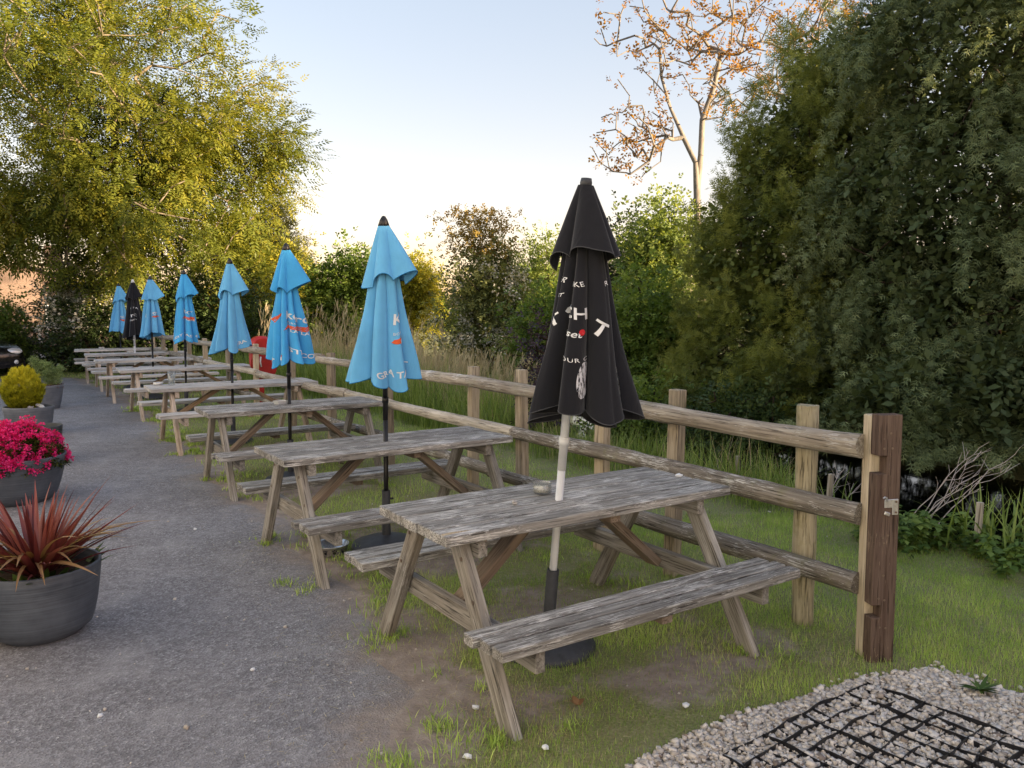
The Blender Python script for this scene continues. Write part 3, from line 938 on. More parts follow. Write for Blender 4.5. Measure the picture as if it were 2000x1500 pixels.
yew1 = yew('yew_tree', 'bright green pointed yew, the smaller one left of the big dull yew', (4.6, 13.1, -0.1),
           [(0, 0, 1.1, 2.25, 1.9, 1.5, 1.0), (-0.1, 0, 2.6, 1.85, 1.7, 1.4, 1.0), (0.15, 0, 4.0, 1.35, 1.3, 1.2, 0.6), (0.6, 0.2, 5.2, 0.9, 0.9, 1.0, 0.35), (-0.3, -1.2, 0.45, 2.0, 1.2, 0.8, 0.5)],
           620, 50000, M['lf_yew1'], 21, 0.55, 0.80, 0.115, 6000, blen=0.85)
yew2 = yew('yew_tree', 'huge dull grey-green yew with drooping boughs filling the right side', (6.5, 11.0, -0.1),
           [(0, 0, 1.4, 2.8, 2.4, 1.6, 1.0), (0, 0, 3.2, 2.6, 2.3, 1.7, 1.0), (0.1, 0.1, 5.2, 2.35, 2.1, 1.8, 0.9), (0.3, 0.1, 7.3, 1.8, 1.8, 1.9, 0.6), (0.4, 0.1, 9.2, 1.1, 1.1, 1.4, 0.3), (-0.9, -1.5, 0.55, 2.2, 1.3, 0.95, 0.7), (1.6, -1.6, 0.6, 2.0, 1.3, 1.0, 0.6)],
           760, 84000, M['lf_yew2'], 22, -0.75, 0.78, 0.125, 14000, trunk_h=8, blen=1.15)
c = copy_tree(yew1)
c.location = (12.6, 14.6, -0.1); c.rotation_euler = (0, 0, 5.1)  # extra yew added out of sight to shade the trees beyond
c["label"] = 'unseen yew added behind the huge dull yew to cast shade'
# unseen hedge added on the right to keep low sun off the yard
hp = [(9.2 + 0.25 * k + 0.15 * (k % 2), 8.6 - 1.35 * k) for k in range(11)]
HE = [(a - hp[5][0], b - hp[5][1], 2.1 + (.4 if k < 4 else 0), 1.25, 1.45, 2.35 + (.5 if k < 4 else 0), 1.0) for k, (a, b) in enumerate(hp)]
yew('shade_hedge', 'unseen tall yew hedge added past the right edge to block the low sun', (hp[5][0], hp[5][1], -0.1),
    HE, 500, 8000, M['lf_yew1'], 27, 0.3, 2.2, 0.2, 2500, trunk_h=2)
m = MB()
for e in HE: m.lathe([(0.01, e[2] - e[5] * .9)] + [(math.sin(PI * i / 8) * .9, e[2] - math.cos(PI * i / 8) * e[5] * .9) for i in range(1, 8)] + [(0.01, e[2] + e[5] * .9)], 12, (e[0], e[1], 0), e[3], e[4])
m.build('sun_block_core', M['bark_dark'], bpy.data.objects['shade_hedge'])  # solid core added so no sun leaks through the hedge

# walnuts with bronze young leaves
def sparse_tree(name, label, base, trunk, E, n_t, per, seed, frac=1.0, fork=None):
    r = np.random.default_rng(seed)
    root = thing(name, label, 'tree', base, 0, 'walnut trees in young bronze leaf')
    tg, k, d, rad = in_ellipsoids(E, n_t, r, 0.5)
    nodes, par, w = skeleton(trunk, tg, 0.16, 0.12, seed, 0.35, fork)
    nodes = nodes + r.normal(0, 0.035, nodes.shape) * (w < 60)[:, None]
    V, F = limbs(nodes, par, w, 0.016, 0.17, 0.42)
    mesh_np('trunk', V, F, M['bark_pale'], root, smooth=True)
    lt = tg[r.random(len(tg)) < frac]
    c = np.repeat(lt, per, 0)
    pos = c + r.normal(0, 0.11, c.shape)
    foliage('crown', T_CL, pos, r.normal(0, 1, pos.shape) + [0, 0, .2], r.uniform(1.0, 1.7, len(pos)), np.clip(r.normal(.5, .25, len(pos)), 0, 1), M['lf_orange'], root)
    return root
sparse_tree('walnut_tree', 'nearly bare pale-barked tree with bronze leaves above the black parasol', (5.5, 24.5, 0),
            [(0, 0, 0), (.1, 0, 2), (.05, 0, 4), (.0, 0, 5.2), (.12, 0, 6.2), (.22, .1, 7.2), (.45, .1, 8.2), (.6, 0, 9.2)],
            [(-0.1, 0, 9.3, 2.6, 1.8, 2.5, 1.0), (-1.5, 0, 9.6, 1.7, 1.4, 1.5, .4), (-1.9, 0, 6.6, 1.4, 1.2, 1.1, .55), (0.9, 0, 9.0, 1.4, 1.3, 1.8, .35)], 270, 4, 31, 0.68, (3, [(-.12, -.1, 5.9), (-.4, -.1, 6.7), (-.85, 0, 7.5), (-1.1, 0, 8.4), (-1.2, 0, 9.2)]))
sparse_tree('walnut_tree', 'bare tree with bronze leaves peeping over the bright yew top', (9.9, 27.0, 0),
            [(0, 0, 0), (.1, 0, 2.5), (-.1, 0, 5), (-.2, 0, 7.5), (-.4, 0, 9)],
            [(-0.8, 0, 10.8, 2.4, 1.8, 1.9, 1.0), (-2.0, 0, 9.0, 1.5, 1.4, 1.3, .5), (0.8, 0, 11, 1.8, 1.6, 1.6, .4)], 210, 4, 32, 0.7)

# trees and bushes behind the reeds, left to right
def px(u, v, d):
    return (u - 1000) * d / 1581.0, d, 1.667 + (602 - v) * d / 1581.0

def bush(name, label, cat, u, v_top, wpx, d, lf, seed, n_t=260, n_l=5200, T=T_CL, size=1.25, bk='bark_dark', group=None, tb=0.0, extra=None, lob=3, spread=0.24, zb=0.0, depth=None):
    x, y, zt = px(u, v_top, d)
    wr = wpx * d / 1581.0 / 2
    r = np.random.default_rng(seed)
    hh = zt - zb
    dp = depth or wr * 0.8
    E = [(0, 0, hh * 0.42, wr, dp, hh * 0.42, 1.0), (0.05 * wr, 0, hh * 0.68, wr * 0.72, dp * 0.75, hh * 0.30, 0.6)]
    for i in range(lob):
        E.append((r.uniform(-.65, .65) * wr, r.uniform(-.5, .3) * dp, hh * r.uniform(0.3, 0.78), wr * 0.42, dp * 0.4, hh * 0.2, 0.3))
    trunk = [(0, 0, 0), (0.03 * hh, 0, hh * 0.25), (0, 0.02, hh * 0.5), (0.02 * hh, 0, hh * 0.7)]
    return broadleaf(name, label, cat, (x, y, zb), trunk, E, n_t, n_l, T, size, lf, M[bk], seed, spread, 0.010, 0.16, group=group, tint_bias=tb, extra=extra)

bush('conifer_tree', 'dark conifer top showing behind the yellow tree right of the ash', 'tree', 540, 378, 105, 36, M['lf_dark'], 41, 260, 6200, T_YEW, 3.4)
bush('leafy_tree', 'yellow-green tree in evening sun, against the right foot of the ash', 'tree', 445, 395, 200, 26, M['lf_ash'], 42, 300, 6500)
bush('leafy_tree', 'golden tree between the ash and the dark round bush', 'tree', 560, 458, 200, 30, M['lf_yellow'], 43, 280, 6000)
bush('round_bush', 'dark green round bush behind the second and third blue parasols', 'bush', 672, 478, 165, 27, M['lf_green'], 44, 260, 5600, tb=-.1)
bush('leafy_tree', 'golden tree just right of the nearest blue parasol', 'tree', 800, 490, 130, 31, M['lf_yellow'], 45, 240, 5000)
bush('hawthorn_tree', 'grey-green hawthorn with white blossom and a top coloured sunlit bronze, behind the dry reeds', 'tree', 945, 470, 205, 19.5, M['lf_hawthorn'], 46, 420, 8500, T_CL, 0.95, spread=0.20,
     extra=[('blossom', T_BLO, 800, 1.5, M['blossom'], front_pts(0.7, 2.6, 0.3, 0.12)), ('sunlit_top', T_CL, 760, 0.9, M['lf_gold'], lambda r, c, tg, E: (np.c_[r.normal(-.1, .42, c), r.normal(0, .4, c), r.uniform(2.9, 4.0, c)], r.normal(0, 1, (c, 3))))])  # orange sunlight painted into the young leaves at the top
bush('leafy_tree', 'pale green tree between the hawthorn and the black parasol', 'tree', 1060, 455, 160, 28, M['lf_pale'], 47, 260, 5200)
bush('leafy_tree', 'airy pale green tree left of the bright yew', 'tree', 1285, 385, 190, 21, M['lf_pale'], 48, 280, 5200, spread=0.26)
bush('bank_shrub', 'mid green shrub on the far bank behind the black parasol', 'bush', 1085, 560, 190, 16.5, M['lf_green'], 49, 260, 6200, T_CL, 0.95, zb=-.2)
bush('bank_shrub', 'green leafy shrub tucked against the left side of the bright yew', 'bush', 1255, 540, 150, 14.2, M['lf_green'], 50, 260, 6200, T_CL, 0.85, zb=-.3)
bush('bank_shrub', 'small dark shrub behind the tip of the black parasol canopy', 'bush', 1215, 425, 75, 23, M['lf_ivy'], 51, 130, 2400)
bush('bramble_bush', 'low dark bramble added at the water under the bright yew to hide bright reflections', 'bush', 1420, 790, 230, 10.6, M['lf_hedge'], 53, 170, 3200, T_CL, 0.7, zb=-.75, spread=0.16)  # added bush, covers the sky's glare on the water
bush('bramble_bush', 'low leafy bramble added on the water side behind the black parasol pole to hide bright reflections', 'bush', 1230, 745, 180, 11.6, M['lf_green'], 54, 150, 2800, T_CL, 0.75, zb=-.75, spread=0.16)  # added as well to cover bright water
bush('purple_shrub', 'thin purple-leaved shrub left of the black parasol', 'bush', 1066, 612, 60, 9.8, M['purple'], 52, 60, 800, T_CL, 0.55, zb=-.1, spread=0.12)
q_ = np.random.default_rng(66)
E = [(-0.551 * t_, 0.834 * t_, 0.42 + .2 * q_.random(), 0.75, 0.7, 0.62 + .2 * q_.random(), 1.0) for t_ in np.arange(-9.0, 8.0, 0.75)]
ux, uy = xy_(8.5, 2.5)
broadleaf('added_undergrowth', 'dark ivy undergrowth added beneath the yews to block sky reflections', 'undergrowth', (ux, uy, -0.15), [(0, 0, 0), (0, 0, .3), (0, 0, .6)], E, 300, 6500, T_CL_BIG, 0.85, M['lf_ivy'], M['bark_dark'], 67, 0.22, 0.006, 0.04, shell=0.35)  # added to keep bright sky out of the water's reflection
# hedge and blossom under the ash
hx = -12.3
E = [(dx, r_.normal(0, .15), (1.0 if dx > 0.4 else 0.55) + .2 * r_.random(), 1.0, 0.9, (1.2 if dx > 0.4 else 0.62) + .25 * r_.random(), 1.0 if dx > 0.4 else 0.6) for dx in np.arange(-5.0, 5.2, 1.0)]
broadleaf('ivy_hedge', 'dark ivy-clad hedge closing the far end of the yard', 'hedge', (hx, 22.2, 0), [(0, 0, 0), (0, 0, .5), (0, 0, 1)], E, 520, 10500, T_CL_BIG, 0.9, M['lf_hedge'], M['bark_dark'], 61, 0.20, 0.008, 0.06, shell=0.25)
bush('hawthorn_bush', 'white-flowering hawthorn in front of the house wall at far left', 'bush', 165, 520, 190, 21.6, M['lf_hedge'], 62, 200, 2600, T_CL, 1.0,
     extra=[('blossom', T_BLO, 800, 1.7, M['blossom'], front_pts(0.9, 2.8, 0.5, 0.11))])
bush('laurel_bush', 'rounded dark green bush behind the parked car', 'bush', 5, 590, 95, 21.5, M['lf_green'], 63, 140, 3400, T_CL_BIG, 0.8, tb=-.1)
bush('hedge_bush', 'low green bush beyond the far end of the fence', 'bush', 385, 615, 130, 22.5, M['lf_hedge'], 64, 180, 3800, T_CL, 1.0)
bush('hedge_bush', 'low bush between the golden tree and the dry reeds', 'bush', 520, 600, 170, 23.5, M['lf_green'], 65, 200, 4200, T_CL, 1.0)

# far hedgerow that closes the view
n = 5500
hxs = rng.uniform(-120, 130, n)
hys = 66 + 0.0015 * (hxs) ** 2 + rng.normal(0, 1.2, n)
hz = rng.random(n) ** 0.8 * (2.2 + 2.0 * vnoise(hxs, hxs * 0, 6, 4))
o = foliage('far_hedgerow', T_CL_BIG, np.c_[hxs, hys, hz], rng.normal(0, 1, (n, 3)), rng.uniform(5, 8, n), rng.random(n), M['lf_green'])
tag(o, 'far hedgerow beyond the field', 'hedge', kind='stuff')

# ------------------------------------------------------------------ unseen building added on the left to bounce sunlight onto the tables
M['render'] = plain('bounce_wall', (0.70, 0.76, 0.83), 0.9, 0.2, 0, 0.04, 3, 0.2)  # bluish white, chosen to cool the light it bounces
M['slate'] = plain('slate_roof', (0.10, 0.10, 0.11), 0.7, 0.3, 0, 0.25, 6, 0.4)
bounce_bld = thing('bounce_building', 'unseen pale two-storey building added left of the yard to bounce sunlight', 'building', (-3.75, 0, 0), math.atan2(FU[1], FU[0]))
# local frame: +x along the front away from the camera, -y towards the yard
X0, X1, DP, EH = -9.0, 11.5, 6.5, 6.0
MB().box(((X0 + X1) / 2, DP / 2, EH / 2 - .1), (X1 - X0, DP, EH + .2)).build('wall', M['render'], bounce_bld)
for sg in (-1, 1):
    a = Vector((0, DP / 2, EH + 2.3)); b = Vector((0, DP / 2 + sg * (DP / 2 + .3), EH - .15)); dv = b - a
    ax_ = dv.normalized(); sd_ = Vector((1, 0, 0)); nn_ = ax_.cross(sd_)
    rf = MB().box((0, 0, 0), (dv.length, X1 - X0 + .4, 0.14)).build('roof', M['slate'], bounce_bld)
    rf.matrix_local = Matrix.Translation((a + b) / 2 + Vector(((X0 + X1) / 2, 0, .08))) @ Matrix((ax_, sd_, nn_)).transposed().to_4x4()
m = MB()
for xe in (X0 + .01, X1 - .01): m.add([(xe, 0, EH), (xe, DP, EH), (xe, DP / 2, EH + 2.25)], [(0, 1, 2)])
m.build('gable', M['render'], bounce_bld)
for zc in (1.5, 4.3):
    for xc in (-7, -4, -1.2, 2.2, 5.2, 8.4):
        if zc < 2 and xc == -1.2: continue
        w_ = MB().box((xc, -0.02, zc), (1.1, 0.08, 1.25), None, 0.01).build('window', M['white_metal'], bounce_bld)
        for q_ in (-.26, .26): MB().box((xc + q_, -0.065, zc), (0.44, 0.02, 1.1)).build('pane', plain('window_pane', (0.03, 0.035, 0.04), .06, .6, 0, .05) if 'window_pane' not in bpy.data.materials else bpy.data.materials['window_pane'], w_)
        MB().box((xc, -0.06, zc - .68), (1.25, 0.16, 0.07)).build('sill', M['render'], w_)
dr_ = MB().box((-1.2, -0.03, 1.03), (1.0, 0.08, 2.06), None, 0.01).build('door', M['stain'], bounce_bld)
MB().tube([(-0.85, -0.07, 1.0), (-0.85, -0.12, 1.0), (-0.97, -0.12, 1.0)], .012, 8).build('handle', M['zinc'], dr_)

# ------------------------------------------------------------------ post-and-rail fence
fence = thing('post_and_rail_fence', 'rustic three-rail timber fence running beside the row of tables', 'fence', (FENCE0[0], FENCE0[1], 0), math.atan2(FU[1], FU[0]))
# local frame: +x along the fence away from the camera, +y towards the tables
def round_bar(L, r, seed, k=12, n=18, wob=0.012, axis='x'):
    g = np.random.default_rng(seed)
    ph = g.uniform(0, 6.28, 4)
    m = MB(); pts = []; rad = []
    for i in range(n + 1):
        f = i / n
        y = wob * math.sin(f * 3.1 + ph[0]) + wob * .5 * math.sin(f * 9 + ph[1])
        z = wob * math.sin(f * 2.6 + ph[2])
        pts.append((f * L, y, z) if axis == 'x' else (y, z, f * L))
        rad.append(r * (1 + 0.05 * math.sin(f * 14 + ph[3]) + g.normal(0, 0.012)) * (1.0 - 0.10 * f))
    m.tube(pts, rad, k)
    # uneven section and a cut face
    b = np.array(m.v)
    b += g.normal(0, 0.0018, b.shape)
    m.v = [tuple(p) for p in b]
    return m
# posts: distance along fence, kind, height
posts = [(0.42, 'round', 1.16), (1.36, 'sawn', 1.17), (2.05, 'new', 1.06), (3.02, 'sawn', 1.19), (3.80, 'new', 1.17), (5.50, 'sawn', 1.13), (7.15, 'post', 1.14),
         (8.60, 'sawn', 1.13), (10.35, 'new', 1.14), (11.9, 'sawn', 1.13), (13.55, 'new', 1.13), (15.0, 'sawn', 1.13), (16.4, 'new', 1.16), (17.6, 'sawn', 1.12), (18.9, 'new', 1.12)]
for i, (t, kd, hgt) in enumerate(posts):
    if kd == 'round':
        o = round_bar(hgt + 0.3, 0.060, 200 + i, 20, 10, 0.004, 'z').build('round_post', M['post_round'], fence)
        o.location = (t, -0.085, -0.3); auto_smooth(o, 50)
    else:
        w = 0.088 if kd != 'post' else 0.095
        m = MB().box((0, 0, (hgt - 0.3) / 2), (w, 0.075, hgt + 0.3), None, 0.005)
        b = np.array(m.v); b += rng.normal(0, 0.0015, b.shape); m.v = [tuple(p) for p in b]
        o = m.build('post', M['post_new'] if kd == 'new' else M['post'], fence)
        o.location = (t, -0.055, 0)
        o.rotation_euler = (R(rng.normal(0, .8)), R(rng.normal(0, .8)), R(rng.normal(0, 4)))
rails = []
joints_top = [0.03, 3.62, 7.20, 10.6, 13.9, 17.0, 19.3]
joints_mid = [0.03, 2.98, 6.40, 9.90, 13.2, 16.5, 19.3]
joints_low = [0.03, 3.30, 6.90, 10.2, 13.5, 16.8, 19.3]
for zi, (jn, z) in enumerate(((joints_top, 1.035), (joints_mid, 0.69), (joints_low, 0.325))):
    for a in range(len(jn) - 1):
        L = jn[a + 1] - jn[a] + (0.05 if a < len(jn) - 2 else 0)
        dz0 = rng.normal(0, 0.008); 
        z_a = z + dz0 + 0.03 * min(1, jn[a] / 6); z_b = z + 0.03 * min(1, jn[a + 1] / 6) + rng.normal(0, .006)
        mt = {0: ['rail', 'rail', 'rail', 'rail_pale', 'rail', 'rail'], 1: ['rail_dark', 'rail_pale', 'rail', 'rail_pale', 'rail', 'rail'], 2: ['rail_dark', 'rail_dark', 'rail', 'rail_dark', 'rail', 'rail']}[zi][a]
        rr0 = 0.055 if a % 2 == 0 else 0.049
        o = round_bar(L, rr0, 300 + zi * 10 + a, 14, 22, 0.010).build('rail', M[mt], fence)
        o.location = (jn[a], 0.035 + (0.012 if a % 2 else 0), z_a)
        o.rotation_euler = (rng.uniform(0, 6), -math.atan2(z_b - z_a, L), 0)
        auto_smooth(o, 50)

# ------------------------------------------------------------------ stained gate post with latch
gp = thing('gate_post', 'dark brown stained gate post with a zinc latch at the fence end', 'post', (1.735, 3.715, 0), R(8))
hg = 1.175
prof = [(-0.058, -0.3), (0.058, -0.3), (0.058, hg), (-0.058, hg), (-0.058, 0.985), (-0.012, 0.985), (-0.012, 0.90), (-0.062, 0.90), (-0.062, 0.275), (-0.016, 0.275), (-0.016, 0.215), (-0.060, 0.215)]
m = MB(); n = len(prof)
m.v = [(x, -0.032, z) for x, z in prof] + [(x, 0.032, z) for x, z in prof]
m.f = [tuple(range(n)), tuple(range(2 * n - 1, n - 1, -1))] + [(i, i + n, (i + 1) % n + n, (i + 1) % n) for i in range(n)]
me = m.mesh('stained_face', M['stain'])
bm = bmesh.new(); bm.from_mesh(me)
bmesh.ops.recalc_face_normals(bm, faces=bm.faces)
bmesh.ops.bevel(bm, geom=[e for e in bm.edges if e.calc_face_angle(0) > .5], offset=0.003, segments=1, affect='EDGES')
bm.to_mesh(me); bm.free()
link(bpy.data.objects.new('stained_face', me), gp)
MB().box((-0.012, 0.068, 0.43), (0.088, 0.070, 1.47), None, 0.004).build('timber_core', M['post_new'], gp)
MB().box((0.040, 0.068, 0.43), (0.010, 0.066, 1.47), None, 0.002).build('side_board', M['stain'], gp)
lt = MB().box((0.034, -0.036, 0.745), (0.030, 0.005, 0.075), None, 0.002).box((0.0, -0.036, 0.762), (0.040, 0.005, 0.040), None, 0.002).box((-0.010, -0.043, 0.716), (0.028, 0.008, 0.016), Matrix.Rotation(R(20), 3, 'Y'), 0.002).build('latch', M['zinc'], gp)
MB().tube([(-0.008, -0.040, 0.775), (-0.018, -0.048, 0.792), (-0.030, -0.052, 0.797), (-0.038, -0.052, 0.792)], 0.004, 8).build('latch_lever', M['zinc'], lt)
for (x, z) in ((0.036, 0.770), (0.036, 0.720)):
    MB().tube([(x, -0.037, z), (x, -0.042, z)], 0.005, 8).build('screw', M['screw'], lt)
for (x, z) in ((0.0, 1.09), (-0.03, 1.02), (0.01, 1.02), (-0.02, 0.83), (-0.02, 0.60), (0.005, 0.61), (-0.015, 0.575), (-0.03, 0.31), (0.0, 0.30), (-0.02, 0.17), (0.01, 0.165), (-0.01, 0.42)):
    MB().tube([(x, -0.030, z), (x, -0.0345, z)], 0.0055, 8).build('screw', M['screw'], gp)

# little stakes along the bank
for (x, y, hgt, lb) in ((3.12, 5.32, 0.36, 'pale square stake at the right by the iris leaves, tallest of the bank stakes'), (2.51, 6.33, 0.34, 'pale short stake seen just left of the brown gate post'), (2.36, 7.0, 0.30, 'small bank stake just left of the round fence post'),
                        (2.05, 7.25, 0.36, 'bank stake between the round post and the sawn post'), (1.80, 8.2, 0.34, 'far bank stake above the right end of the nearest table')):
    m = MB().box((0, 0, hgt / 2 - 0.1), (0.036, 0.036, hgt + 0.2), None, 0.003)
    o = m.build('wooden_stake', M['stake']); o.location = (x, y, float(ground_z(np.array([x]), np.array([y]))[0])); o.rotation_euler = (R(rng.normal(0, 2)), R(rng.normal(0, 2)), rng.uniform(0, 1.5))
    tag(o, lb, 'stake', 'stakes along the stream bank')

# ------------------------------------------------------------------ picnic tables
def make_table(d, mats, name, seed):
    L, W, H, Hs, s1, s2, Ls, xf, yf, npl = d
    top_m, leg_m, br_m = mats
    g = np.random.default_rng(seed)
    root = bpy.data.objects.new(name, None); link(root); root.empty_display_size = .1
    th = 0.044
    pw = W / npl
    pm = {}
    def plank(nm, Lp, wp, tp, c, mat, rot=None, var=0.0):
        key = (round(Lp, 3), round(wp, 3), round(tp, 3), mat.name)
        if key not in pm:
            pm[key] = MB().box((0, 0, 0), (Lp, wp, tp), None, 0.004).mesh(nm, mat)
        o = bpy.data.objects.new(nm, pm[key]); link(o, root)
        o.location = c
        if rot: o.rotation_euler = rot
        return o
    for i in range(npl):
        y = -W / 2 + pw * (i + .5)
        o = plank('top_plank', L, pw - 0.014, th, (g.normal(0, 0.005), y, H - th / 2 + g.normal(0, 0.0012)), top_m, (g.normal(0, 0.004), 0, g.normal(0, 0.0012)))
    for sg in (-1, 1):
        nb = 3; sw = (s2 - s1) / nb
        for i in range(nb):
            y = sg * (s1 + sw * (i + .5))
            plank('seat_plank', Ls, sw - 0.011, th, (g.normal(0, 0.012), y, Hs - th / 2 + g.normal(0, 0.0012)), top_m, (g.normal(0, 0.004), 0, 0))
        # seat batten in the middle
        plank('seat_batten', (s2 - s1) * 0.9, 0.06, 0.035, (0, sg * (s1 + s2) / 2, Hs - th - 0.0185), br_m, (0, 0, PI / 2))
    for ex in (-1, 1):
        x = ex * xf
        for sg in (-1, 1):
            p = Vector((x, sg * 0.17, H - th - 0.001)); q = Vector((x, sg * yf, -0.03))
            dv = q - p; Ln = dv.length
            m = MB().box((0, 0, 0), (Ln, 0.092, 0.046), None, 0.004)
            b = np.array(m.v)
            o = m.build('leg', leg_m, root)
            a = dv.normalized(); nrm = Vector((1, 0, 0)); side = nrm.cross(a)
            o.matrix_local = Matrix.Translation((p + q) / 2) @ Matrix((a, side, nrm)).transposed().to_4x4()
        xi = x - ex * 0.049
        plank('seat_bearer', 2 * s2 - 0.06, 0.046, 0.092, (xi, 0, Hs - th - 0.048), leg_m, (0, 0, PI / 2))
        plank('top_cleat', W - 0.06, 0.046, 0.075, (xi, 0, H - th - 0.0395), leg_m, (0, 0, PI / 2))
        p = Vector((xi - ex * 0.03, 0, Hs - th - 0.07)); q = Vector((ex * 0.17, 0, H - th - 0.012))
        dv = q - p
        a = dv.normalized(); side = Vector((0, 1, 0)); nn = a.cross(side)
        o = MB().box((0, 0, 0), (dv.length, 0.095, 0.046), None, 0.004).build('brace', br_m, root)
        o.matrix_local = Matrix.Translation((p + q) / 2) @ Matrix((a, side, nn)).transposed().to_4x4()
    plank('top_batten', W - 0.08, 0.06, 0.04, (0.09, 0, H - th - 0.021), br_m, (0, 0, PI / 2))
    # bolt heads on the legs
    for ex in (-1, 1):
        for sg in (-1, 1):
            for zf in (0.62, 0.46):
                y = sg * (0.17 + (yf - 0.17) * (1 - zf / (H)) ) 
                MB().tube([(ex * (xf + .022), y, zf), (ex * (xf + .027), y, zf)], 0.009, 8).build('bolt_head', M['screw'], root)
    return root

OLD = (1.67, 0.665, 0.75, 0.423, 0.50, 0.747, 1.698, 0.694, 0.605, 5)
NEW = (1.976, 0.681, 0.75, 0.500, 0.60, 0.875, 1.997, 0.756, 0.70, 5)
old_t = make_table(OLD, (M['old_x'], M['old_leg'], M['old_brace']), 'picnic_table', 71)
new_t = make_table(NEW, (M['new_x'], M['new_leg'], M['new_brace']), 'picnic_table', 72)
t_labels = ['nearest weathered grey picnic table, under the big black parasol', 'second weathered grey picnic table, with a metal dog bowl beside it', 'third grey picnic table, last of the dark weathered ones',
            'pale new picnic table with a glass tumbler on it', 'pale picnic table just behind the one with the tumbler', 'pale picnic table third from the far end of the row',
            'pale picnic table with the white-poled black parasol, second from the far end', 'farthest picnic table, in front of the dark hedge']
for i, (x, y, a) in enumerate(TABLES):
    src = old_t if i < 3 else new_t
    t = src if i in (0, 3) else copy_tree(src)
    t.location = (x, y, 0.0); t.rotation_euler = (0, 0, a)
    tag(t, t_labels[i], 'picnic table', 'picnic tables in a row along the fence')

# splintered corner of the nearest table
o = MB().tube([(0, 0, 0), (0.05, 0.004, 0.002), (0.11, 0.003, 0.001), (0.16, 0.0, 0)], [0.009, 0.007, 0.005, 0.001], 6).build('splinter', M['post_new'], None)
o.parent = old_t; o.location = (-0.83, -0.29, 0.748)

# ------------------------------------------------------------------ parasols
def text_mesh(body, size, bold=0.0, shear=0.0, spacing=1.0):
    cu_ = bpy.data.curves.new('txt', 'FONT')
    cu_.body = body; cu_.size = size; cu_.align_x = 'CENTER'; cu_.align_y = 'CENTER'
    cu_.offset = bold * size; cu_.shear = shear; cu_.space_character = spacing
    cu_.resolution_u = 3
    ob = bpy.data.objects.new('txt', cu_); COL.objects.link(ob)
    dg = bpy.context.evaluated_depsgraph_get()
    me = bpy.data.meshes.new_from_object(ob.evaluated_get(dg))
    bpy.data.objects.remove(ob); bpy.data.curves.remove(cu_)
    bm = bmesh.new(); bm.from_mesh(me)
    bmesh.ops.triangulate(bm, faces=bm.faces)
    for _ in range(3):
        es = [e for e in bm.edges if e.calc_length() > 0.022]
        if not es: break
        bmesh.ops.subdivide_edges(bm, edges=es, cuts=1)
        bmesh.ops.triangulate(bm, faces=bm.faces)
    V = np.array([v.co[:] for v in bm.verts]); F = np.array([[v.index for v in f.verts] for f in bm.faces])
    bm.free(); bpy.data.meshes.remove(me)
    return V, F

def grid_poly(w, h, skew=0.0, nx=10, ny=4, taper=0.0):
    u = np.linspace(-w / 2, w / 2, nx + 1); v = np.linspace(-h / 2, h / 2, ny + 1)
    U, Vv = np.meshgrid(u, v)
    T = Vv * (1 - taper * (0.5 - U / w))
    X = U + skew * T
    V = np.c_[X.ravel(), T.ravel(), 0 * X.ravel()]
    i = np.arange(V.shape[0]).reshape(ny + 1, nx + 1)
    F = np.stack([i[:-1, :-1], i[:-1, 1:], i[1:, 1:], i[1:, :-1]], -1).reshape(-1, 4)
    return V, F

